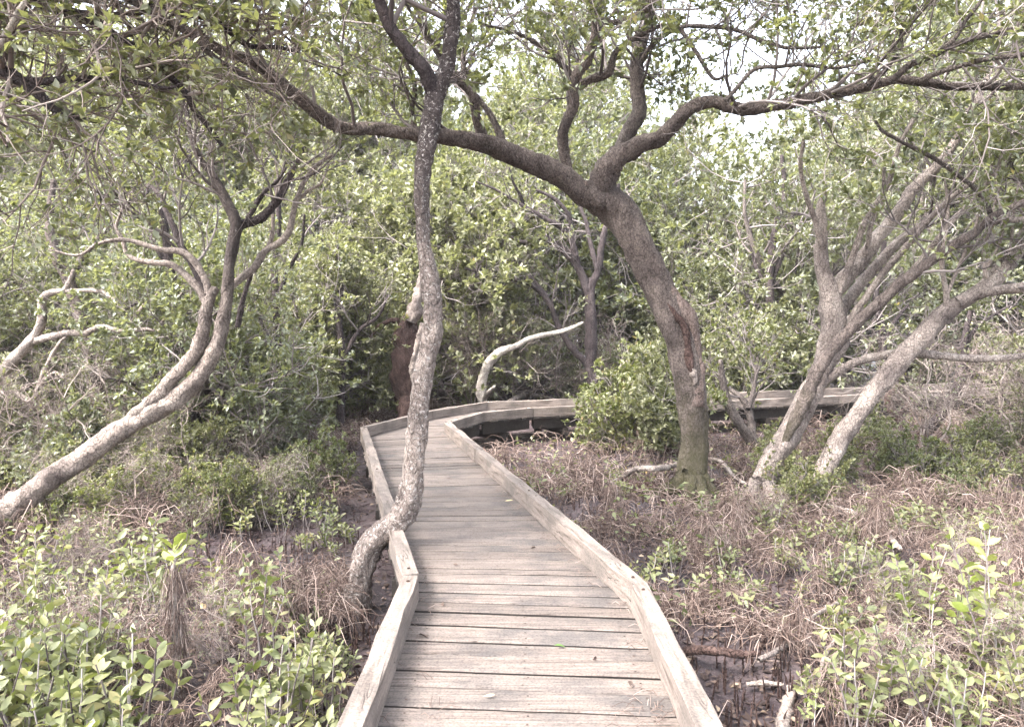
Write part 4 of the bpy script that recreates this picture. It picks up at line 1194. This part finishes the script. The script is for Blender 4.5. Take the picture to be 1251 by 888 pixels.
for k in range(34):      # low loose regrowth among the tangle
    px, d = (random.uniform(900, 1330), random.uniform(7.2, 11.5)) if k < 18 else (random.uniform(-60, 420), random.uniform(7.0, 10.0))
    p = P(px, 600, d)
    if walk_dist(p[0], p[1]) < 1.2: continue
    if px > 900: lab, grp = 'loose knee-high green shrub in the brown tangle round the right trunks', 'low shrubs on the right'
    else: lab, grp = 'loose knee-high green shrub in the twiggy scrub below the leaning trunk', 'low shrubs on the left'
    place_from(shrubs, usedS, 2, (p[0], p[1], float(gz(p[0], p[1]))), random.uniform(0, 6.28), random.uniform(.38, .62), lab, 'shrub', grp)
print('shrubs', cnt)

# ------------------------------------------------------------------ seedlings in the foreground
def proto_seedling(seed, h, stems, size, leaf, pairs=0):
    random.seed(seed)
    e = empty('mangrove_seedling', (0, 0, 0))
    st = Geo(); lf = Geo(); polys = []; pos = []; dr = []; sz = []
    for s in range(stems):
        a = random.uniform(0, 6.28); tl = random.uniform(.05, .5)
        d = Vector((math.cos(a) * tl, math.sin(a) * tl, 1)).normalized()
        p = Vector((random.uniform(-.09, .09), random.uniform(-.09, .09), -.05)); pts = [tuple(p)]; n = 5; L = h * random.uniform(.55, 1.0)
        ds = []
        for i in range(n):
            d = (d + .16 * rv() + Vector((0, 0, .08))).normalized(); p = p + d * (L / n); pts.append(tuple(p)); ds.append(d.copy())
        polys.append((np.array(pts), np.linspace(.006, .0025, n + 1), 5))
        npair = random.randint(3, 6) + pairs
        ang = random.uniform(0, 3.14)
        for k in range(npair):
            t = 1 - k * random.uniform(.1, .16) * (.62 if pairs else 1)
            if t < .25: break
            i = min(n - 1, int(t * n)); q = Vector(pts[i]).lerp(Vector(pts[i + 1]), min(1, t * n - i))
            ang += 1.57 + random.uniform(-.3, .3)
            side = ds[i].orthogonal().normalized(); w = ds[i].cross(side)
            for sg in (0, math.pi):
                v = side * math.cos(ang + sg) + w * math.sin(ang + sg)
                pos.append(tuple(q)); dr.append(tuple(v + ds[i] * (random.uniform(.3, .7) if k else random.uniform(.9, 1.6)) + .15 * rv())); sz.append(random.uniform(*size) * (.75 if k == 0 else 1))
    tubes(st, polys); st.build('stem', M['twig'], e)
    leaves(lf, np.array(pos), np.array(dr), np.array(sz), wr=.46, lod=1); lf.build('leaves', M[leaf], e)
    return e


seedl = [proto_seedling(41, .5, 6, (.045, .08), 'leaf_fresh', 1), proto_seedling(42, .38, 5, (.05, .085), 'leaf_fresh'), proto_seedling(43, .62, 5, (.05, .085), 'leaf_fresh', 2), proto_seedling(44, .3, 4, (.045, .075), 'leaf_fresh'),
         proto_seedling(45, .55, 6, (.045, .08), 'leaf_fresh', 2), proto_seedling(46, .45, 3, (.06, .1), 'leaf_lime'), proto_seedling(47, 1.15, 4, (.07, .11), 'leaf_lime', 9)]
usedL = set()
_sp = G(216, 858); SAPX, SAPY = _sp[0] / _sp[1], _sp[1]
random.seed(9)


def seed_at(px, py, i, sc, lab, grp=None):
    p = G(px, py)
    if walk_dist(p[0], p[1]) < .85: return
    if abs(p[0] / p[1] - SAPX) < .075 and p[1] < SAPY + .5: return
    place_from(seedl, usedL, i, (p[0], p[1], float(gz(p[0], p[1]))), random.uniform(0, 6.28), sc, lab, 'seedling', grp)


for _ in range(92):      # left foreground bank
    px = random.uniform(-120, 400); py = random.uniform(735, 1010)
    if px > 250 and py < 800 and random.random() < .5: continue
    seed_at(px, py, random.choice((0, 0, 1, 2, 2, 4, 4)), random.uniform(.9, 1.35), 'young mangrove seedling in the dense green bank beside the near left kerb', 'seedlings in the left foreground')
for _ in range(18):
    seed_at(random.uniform(360, 425), random.uniform(800, 960), random.choice((0, 1, 3)), random.uniform(.6, .9), 'young mangrove seedling in the dense green bank beside the near left kerb', 'seedlings in the left foreground')
for _ in range(36):      # right bank
    px = random.uniform(980, 1400); py = random.uniform(720, 980)
    seed_at(px, py, random.choice((0, 1, 2, 3, 4)), random.uniform(.65, 1.05), 'mangrove seedling rising from the dry tangle on the right bank', 'seedlings in the right foreground')
for _ in range(100):
    px = random.uniform(640, 1200); py = random.uniform(590, 740)
    seed_at(px, py, random.choice((1, 3, 3, 0)), random.uniform(.6, .95), 'small seedling in the brown tangle at the feet of the right trunks', 'seedlings round the right trunks')
for _ in range(95):
    px = random.uniform(-20, 440); py = random.uniform(545, 680)
    seed_at(px, py, random.choice((1, 3, 0, 2)), random.uniform(.6, 1.0), 'small seedling in the brown tangle between the leaning trunk and boardwalk', 'seedlings below the leaning trunk')
for px, py, i, sc, lab in [(1140, 800, 6, .75, 'pale lime-leaved seedling left of its taller lime neighbour at the right edge'), (1215, 830, 6, 1.0, 'tallest pale lime-leaved seedling at the right edge'), (1275, 810, 6, .85, 'pale lime-leaved seedling cut off by the right edge'),
                           (1195, 770, 5, 1.1, 'pale lime-leaved seedling in the dry tangle below the tallest lime one'), (985, 905, 5, .55, 'bright yellow-green seedling on the mud at the bottom edge'), (110, 770, 5, 1.0, 'curled lime-leaved seedling above the green bank on the left')]:
    seed_at(px, py, i, sc, lab)

# sapling with dry weed wrapped round its stem
sp_ = Tree('mangrove_sapling', 'sapling with dry weed wrapped round its stem and a fresh leaf rosette on top', 'sapling', G(218, 858))
d = float(sp_.o[1])
q = trace([(219, 862, 14), (216, 820, 13), (214, 780, 15), (212, 740, 12), (213, 708, 9), (212, 690, 5)], d)
sp_.limb(*q, M['dead_wood'], name='stem', lump=.3)
g = Geo(); pl = []
for _ in range(420):
    t = random.uniform(0, 1); k = t * (len(q[0]) - 1); i = min(len(q[0]) - 2, int(k)); c = q[0][i] + (q[0][i + 1] - q[0][i]) * (k - i)
    a = random.uniform(0, 6.28); r = random.uniform(.02, .055)
    p0 = c + np.array((math.cos(a) * r, math.sin(a) * r, 0)); a2 = a + random.uniform(-1.2, 1.2); L = random.uniform(.05, .2)
    p1 = c + np.array((math.cos(a2) * r * 1.3, math.sin(a2) * r * 1.3, -L * .6)); p2 = c + np.array((math.cos(a2) * r * 1.6, math.sin(a2) * r * 1.6, -L))
    pl.append((np.array([p0, p1, p2]), np.array([.0016, .0018, .001]), 3))
tubes(g, pl); g.build('dry_weed', M['dry'], sp_.e, origin=sp_.o)
g = Geo(); pos = []; dr = []
top = q[0][-1]
for k in range(9):
    a = k * 2.4; v = (math.cos(a), math.sin(a), .35 + .12 * k)
    pos.append(top + np.array((0, 0, .012 * k))); dr.append(v)
leaves(g, np.array(pos), np.array(dr), rng.uniform(.09, .14, 9), wr=.42, lod=1)
g.build('leaves', M['leaf_lime'], sp_.e, origin=sp_.o)
g = Geo(); leaves(g, np.array([q[0][1] + (.03, -.05, .06), q[0][0] + (0, -.06, .14)]), np.array([(.1, -.1, -1.0), (-.05, -.1, -1.)]), np.array([.13, .08]), wr=.4, lod=1); g.build('withered_leaf', M['yellow_leaf'], sp_.e, origin=sp_.o)

# ------------------------------------------------------------------ fallen wood
def fallen(name, label, pts, mat, lift=.02, sides=9, cat='branch'):
    W, Rr = [], []
    for x, y, w in pts:
        p = G(x, y); z = float(gz(p[0], p[1])); p = G(x, y, max(0, z) + lift); W.append(p); Rr.append(max(.004, w * p[1] / FPX / 2))
    W = np.array(W); o = W[0].copy()
    g = Geo(); bark_tube(g, W, np.array(Rr), sides=sides, lump=.2)
    ob = g.build(name, M[mat], None, origin=o); ob.location = o
    return tag(ob, label, cat)


fallen('fallen_branch', 'pale forked fallen branch lying left of the torn trunk foot', [(742, 592, 4), (757, 584, 6), (777, 573, 7), (800, 572, 7), (821, 570, 7), (834, 563, 4)], 'dead_wood', .2)
fallen('fallen_branch', 'thin pale branch arching over the mud right of the torn trunk foot', [(862, 559, 4), (881, 564, 5), (895, 580, 5), (912, 592, 4)], 'dead_wood', .2)
fallen('fallen_log', 'dark log lying on the mud left of the torn trunk', [(720, 588, 10), (755, 590, 11), (790, 594, 11), (830, 598, 8)], 'rot', .06, cat='log')
fallen('fallen_branch', 'bleached curved stick on the tangle right of the slanting trunk foot', [(1010, 617, 4), (1025, 622, 8), (1045, 628, 9), (1062, 636, 9), (1085, 655, 8), (1100, 670, 5)], 'dead_wood', .2)
fallen('fallen_log', 'reddish dark log lying under the leaning trunk at left', [(30, 612, 14), (70, 600, 15), (100, 592, 16), (128, 592, 13), (140, 590, 6)], 'rot', .07, cat='log')
fallen('fallen_branch', 'bent grey stick on the wet mud near the right kerb', [(926, 806, 6), (945, 797, 7), (966, 786, 7), (988, 788, 6), (1013, 791, 4)], 'dead_wood', .09)
fallen('fallen_branch', 'short straight pale stick on the mud by the bottom right', [(912, 836, 6), (930, 834, 7), (956, 836, 5)], 'dead_wood', .03)
fallen('fallen_branch', 'knobbly grey branch running out of the bottom edge right of the kerb', [(953, 910, 16), (957, 886, 16), (961, 866, 17), (966, 848, 13), (964, 838, 7)], 'dead_wood', .03)
fallen('fallen_log', 'brown half-buried log beside the right kerb joint', [(838, 795, 12), (858, 793, 12), (880, 795, 11), (905, 799, 10), (926, 798, 6)], 'rot', .04, cat='log')
fallen('fallen_branch', 'thin forked twig standing from the dry clump on the mud', [(1004, 830, 5), (1006, 805, 6), (1016, 788, 5), (1020, 778, 4)], 'dead_wood', .1)
fallen('fallen_branch', 'pale twig lying across the dry tangle right of the mud', [(985, 758, 4), (1003, 747, 4), (1030, 733, 4)], 'dead_wood', .2)
fallen('fallen_branch', 'bent root branch behind the far kerb right of the bleached branch', [(612, 499, 7), (628, 488, 6), (640, 483, 6), (665, 485, 5), (694, 494, 4)], 'dead_wood', .25)
fallen('fallen_branch', 'fallen branch on the mud before the crooked dark trunk at right', [(1160, 500, 6), (1170, 508, 6), (1186, 514, 6), (1205, 522, 5), (1230, 522, 3)], 'dead_wood', .1)

# ------------------------------------------------------------------ bits lying on the deck
def deck_leaf(px, py, ln, mat, label, ang):
    p = G(px, py, DECK + .012); g = Geo()
    leaves(g, np.zeros((1, 3)), np.array([(math.cos(ang), math.sin(ang), .05)]), np.array([ln]), wr=.4, lod=1)
    o = g.build('fallen_leaf', M[mat]); o.location = p
    tag(o, label, 'leaf')


deck_leaf(676, 788, .062, 'green_leaf', 'single green leaf lying on the boardwalk planks', .1)
deck_leaf(616, 612, .08, 'yellow_leaf', 'pale yellow leaf on the planks beside the right kerb', .2)
deck_leaf(724, 806, .04, 'litter', 'small brown curled leaf on the near planks', .9)
deck_leaf(510, 774, .07, 'litter', 'brown leaf on the planks beside the near left kerb', -.5)
for px, py, ln, mt, lab in ((560, 690, .05, 'litter', 'brown leaf near the middle of the planks below the bent trunk'), (655, 668, .045, 'litter', 'small brown leaf on the planks near the right kerb midway along'),
                            (540, 735, .05, 'litter', 'curled brown leaf on the near planks left of centre'), (770, 838, .055, 'litter', 'brown leaf on the nearest planks by the right kerb'), (590, 850, .05, 'yellow_leaf', 'small straw-coloured leaf on the nearest planks'),
                            (545, 585, .06, 'litter', 'brown leaf on the planks just right of the bent trunk')):
    deck_leaf(px, py, ln, mt, lab, random.uniform(0, 6))
g = Geo(); pl = []
for _ in range(46):
    px, py = (random.gauss(790, 28), random.gauss(868, 14)) if random.random() < .75 else (random.gauss(530, 8), random.gauss(860, 14))
    if px > 830: continue
    p = G(px, py, DECK + .008); a = random.uniform(0, 3.14); L = random.uniform(.03, .1)
    v = np.array((math.cos(a), math.sin(a), 0)) * L
    pl.append((np.array([p, p + v * .5 + np.array((0, .012 * random.uniform(-1, 1), .012)), p + v]), np.array([.0013, .0015, .001]), 3))
for _ in range(240):      # bits caught along the foot of the kerbs and in the joints
    E, sd_ = random.choice(((EL, 1), (ER, -1))); si = random.choice((0, 0, 1, 1))
    t = random.random(); a_, b_ = np.array(E[si]), np.array(E[si + 1]); q = a_ + (b_ - a_) * t
    if q[1] < 1.8: continue
    p = np.array((q[0] + sd_ * (.11 + abs(random.gauss(0, .05))), q[1], DECK + .007)); a = random.uniform(0, 3.14); L = random.uniform(.02, .09)
    v = np.array((math.cos(a), math.sin(a), 0)) * L
    pl.append((np.array([p, p + v * .5 + np.array((0, .01 * random.uniform(-1, 1), .012)), p + v]), np.array([.0012, .0016, .001]), 3))
tubes(g, pl); tag(g.build('straw_litter', M['dry']), 'dry straw and twiglets scattered on the planks and along the kerbs', 'straw', kind='stuff')

# ------------------------------------------------------------------ ground cover (uncountable)
def scatter(n, dmin, dmax, power=1.0):
    """points in the view wedge, denser close by"""
    d = dmin * (dmax / dmin) ** rng.random(n)
    x = d * rng.uniform(-.86, .86, n)
    return x, d


def strands(geo, n, dmin, dmax, Lr, rr, hum=.0):
    x, y = scatter(n, dmin, dmax)
    ok = (walk_dist(x, y) > .8) & (rng.random(n) > bare(x, y) * 1.5) & (rng.random(n) < np.clip(.3 + 1.5 * fbm(x, y, 2.3, 3), .02, 1))
    x, y = x[ok], y[ok]; n = len(x)
    z = gz(x, y)
    L = rng.uniform(*Lr, n); a = rng.uniform(0, 6.28, n); up = rng.uniform(.05, 1.0, n)
    sw = rng.normal(0, .5, n)
    h = rng.random(n) ** 1.6 * .26 * np.clip(.6 + fbm(x, y, 1.7, 4), .1, 1.4)
    dx, dy = np.cos(a), np.sin(a); ex, ey = np.cos(a + sw), np.sin(a + sw)
    p0 = np.stack([x, y, z + h - .02], 1)
    p1 = p0 + np.stack([dx * L * .35 * (1 - up * .5), dy * L * .35 * (1 - up * .5), L * .45 * up], 1)
    p2 = p1 + np.stack([ex * L * .4, ey * L * .4, L * (up - .45) * .35], 1)
    p3 = p2 + np.stack([ex * L * .3, ey * L * .3, -L * rng.uniform(.0, .5, n)], 1)
    r = rng.uniform(*rr, n)
    pts = np.stack([p0, p1, p2, p3], 1)
    tubes(geo, [(pts[i], np.array([1, .9, .75, .4]) * r[i], 3) for i in range(n)])
    return n


g = Geo()
print('strands', strands(g, 110000, 3.2, 8.0, (.08, .3), (.0014, .003)), strands(g, 75000, 6.5, 16, (.14, .42), (.003, .006)))
def tufts(geo, n, dmin, dmax, per, rr):
    # mop-like clumps of dead growth draped over short dead stems
    x, y = scatter(n, dmin, dmax)
    ok = (walk_dist(x, y) > 1.0) & (rng.random(n) > bare(x, y) * 1.2) & (rng.random(n) < np.clip(.35 + 1.4 * fbm(x, y, 1.3, 9), .03, 1))
    x, y = x[ok], y[ok]; n = len(x)
    R0 = rng.uniform(.08, .26, n); H = rng.uniform(.14, .46, n)
    i = np.repeat(np.arange(n), per); m = len(i)
    a = rng.uniform(0, 6.28, m); rad = R0[i] * rng.random(m) ** .7
    bx, by = x[i], y[i]; z0 = gz(bx, by)
    top = H[i] * np.sqrt(np.clip(1 - (rad / R0[i]) ** 2 * .8, .1, 1)) * rng.uniform(.55, 1.1, m)
    ca, sa = np.cos(a), np.sin(a); a2 = a + rng.normal(0, 1.1, m); o = R0[i] * rng.uniform(.1, .8, m)
    p1 = np.stack([bx + ca * rad, by + sa * rad, z0 + top], 1)
    p0 = p1 + np.stack([-ca * o * .6 + rng.normal(0, .03, m), -sa * o * .6 + rng.normal(0, .03, m), rng.uniform(-.06, .05, m)], 1)
    p2 = p1 + rng.normal(0, .035, (m, 3)) + np.stack([np.cos(a2) * o * .8, np.sin(a2) * o * .8, -top * rng.uniform(.2, .5, m)], 1)
    p3 = p2 + np.stack([np.cos(a2) * o * .4, np.sin(a2) * o * .4, -top * rng.uniform(.2, .5, m)], 1)
    pts = np.stack([p0, p1, p2, p3], 1); r = rng.uniform(*rr, m)
    tubes(geo, [(pts[k], np.array([.6, 1, .8, .4]) * r[k], 3) for k in range(m)])
    return m


print('tufts', tufts(g, 620, 3.6, 9, 80, (.0014, .0032)), tufts(g, 1000, 7, 16, 40, (.0026, .0052)))
tag(g.build('undergrowth', M['dry']), 'tangle of dry brown strands and roots covering the mud', 'undergrowth', kind='stuff')

# pencil roots standing from the mud
x, y = scatter(9000, 3.2, 15)
ok = (walk_dist(x, y) > .75) & (rng.random(len(x)) < np.clip(.5 + fbm(x, y, 1.3, 5), 0.05, 1))
x, y = x[ok], y[ok]; z = gz(x, y)
g = Geo(); pl = []
for i in range(len(x)):
    h = random.uniform(.05, .16); tx, ty = random.gauss(0, .015), random.gauss(0, .015)
    pl.append((np.array([(x[i], y[i], z[i] - .03), (x[i] + tx * .4, y[i] + ty * .4, z[i] + h * .6), (x[i] + tx, y[i] + ty, z[i] + h)]), np.array([.006, .0052, .002]), 4))
tubes(g, pl); tag(g.build('pencil_roots', M['rot']), 'pencil-thin breathing roots poking up from the mud', 'roots', kind='stuff')

# low green leaves in the tangle
g = Geo()
x, y = scatter(42000, 4.5, 17)
ok = (walk_dist(x, y) > .95) & (rng.random(len(x)) > bare(x, y) * 1.3) & (rng.random(len(x)) < np.clip(.25 + 1.3 * fbm(x, y, 1.5, 6), .02, 1))
x, y = x[ok], y[ok]; n = len(x); z = gz(x, y) + rng.random(n) * .34 * np.clip(.7 + fbm(x, y, 3, 6), .3, 1.3)
leaves(g, np.stack([x, y, z], 1), np.concatenate([rng.normal(0, 1, (n, 2)), rng.uniform(-.1, 1, (n, 1))], 1), rng.uniform(.045, .085, n), wr=.42, lod=0)
tag(g.build('ground_cover', M['leaf_fresh']), 'low green leaves scattered through the brown tangle', 'ground cover', kind='stuff')
print('cover', n)

# dead leaves on the mud
g = Geo()
x, y = scatter(16000, 3.0, 12)
ok = (walk_dist(x, y) > .6); x, y = x[ok], y[ok]; n = len(x); z = gz(x, y) + rng.uniform(.002, .02, n)
leaves(g, np.stack([x, y, z], 1), np.concatenate([rng.normal(0, 1, (n, 2)), rng.uniform(-.15, .25, (n, 1))], 1), rng.uniform(.03, .07, n), wr=.45, lod=0)
tag(g.build('leaf_litter', M['litter']), 'brown dead leaves lying on the wet mud', 'litter', kind='stuff')

# ------------------------------------------------------------------ air
hm = bpy.data.materials.new('haze_air'); hm.use_nodes = True
nt = hm.node_tree; nt.nodes.clear()
ho = nt.nodes.new('ShaderNodeOutputMaterial'); hv = nt.nodes.new('ShaderNodeVolumePrincipled')
hv.inputs['Color'].default_value = (.95, .95, .97, 1); hv.inputs['Density'].default_value = .0006; hv.inputs['Anisotropy'].default_value = .0
nt.links.new(hv.outputs[0], ho.inputs['Volume'])
g = Geo()
hx, hy0, hy1, hz0, hz1 = 92, -62, 132, -1.6, 24
Vh = [(x_, y_, z_) for z_ in (hz0, hz1) for y_ in (hy0, hy1) for x_ in (-hx, hx)]
g.add(Vh, [np.array([(0, 2, 3, 1), (4, 5, 7, 6), (0, 1, 5, 4), (2, 6, 7, 3), (0, 4, 6, 2), (1, 3, 7, 5)])])
tag(g.build('haze', hm, smooth=False), kind='stuff')

# ------------------------------------------------------------------ light
SUN_EL, SUN_AZ = R(52), R(238)
w = bpy.data.worlds.new('World'); S.world = w; w.use_nodes = True
nt = w.node_tree; nt.nodes.clear()
sky = nt.nodes.new('ShaderNodeTexSky'); sky.sky_type = 'NISHITA'; sky.sun_disc = False
sky.sun_elevation = SUN_EL; sky.sun_rotation = SUN_AZ; sky.air_density = 1.0; sky.dust_density = 4.0; sky.ozone_density = 1.0
hs = nt.nodes.new('ShaderNodeHueSaturation'); hs.inputs['Saturation'].default_value = .4
bg = nt.nodes.new('ShaderNodeBackground'); bg.inputs['Strength'].default_value = .15
out = nt.nodes.new('ShaderNodeOutputWorld')
nt.links.new(sky.outputs[0], hs.inputs['Color']); nt.links.new(hs.outputs[0], bg.inputs[0]); nt.links.new(bg.outputs[0], out.inputs[0])
sl = bpy.data.lights.new('Sun', 'SUN'); sl.energy = 1.5; sl.angle = R(18); sl.color = (1, .945, .89)
so = bpy.data.objects.new('sun_lamp', sl); COL.objects.link(so)
# sky sun_rotation is measured from +Y clockwise
sd = Vector((math.sin(SUN_AZ) * math.cos(SUN_EL), math.cos(SUN_AZ) * math.cos(SUN_EL), math.sin(SUN_EL)))
so.rotation_euler = sd.to_track_quat('Z', 'Y').to_euler(); so.location = (0, 0, 20)

# ------------------------------------------------------------------ camera
cam = bpy.data.cameras.new('Camera'); co = bpy.data.objects.new('camera', cam); COL.objects.link(co)
cam.sensor_fit = 'HORIZONTAL'; cam.sensor_width = 36; cam.lens = 36 * FPX / 1251
cam.clip_end = 1500; cam.clip_start = .05
co.location = (0, 0, CAMZ); co.rotation_euler = (math.pi / 2 - PITCH, 0, 0)
S.camera = co
S.view_settings.view_transform = 'Standard'; S.view_settings.look = 'None'; S.view_settings.gamma = 1; S.view_settings.exposure = 3.0
S.view_settings.use_curve_mapping = False
c = S.cycles
c.max_bounces = 6; c.diffuse_bounces = 4; c.glossy_bounces = 2; c.transmission_bounces = 3; c.transparent_max_bounces = 4
c.use_denoising = True
c.caustics_reflective = False; c.caustics_refractive = False
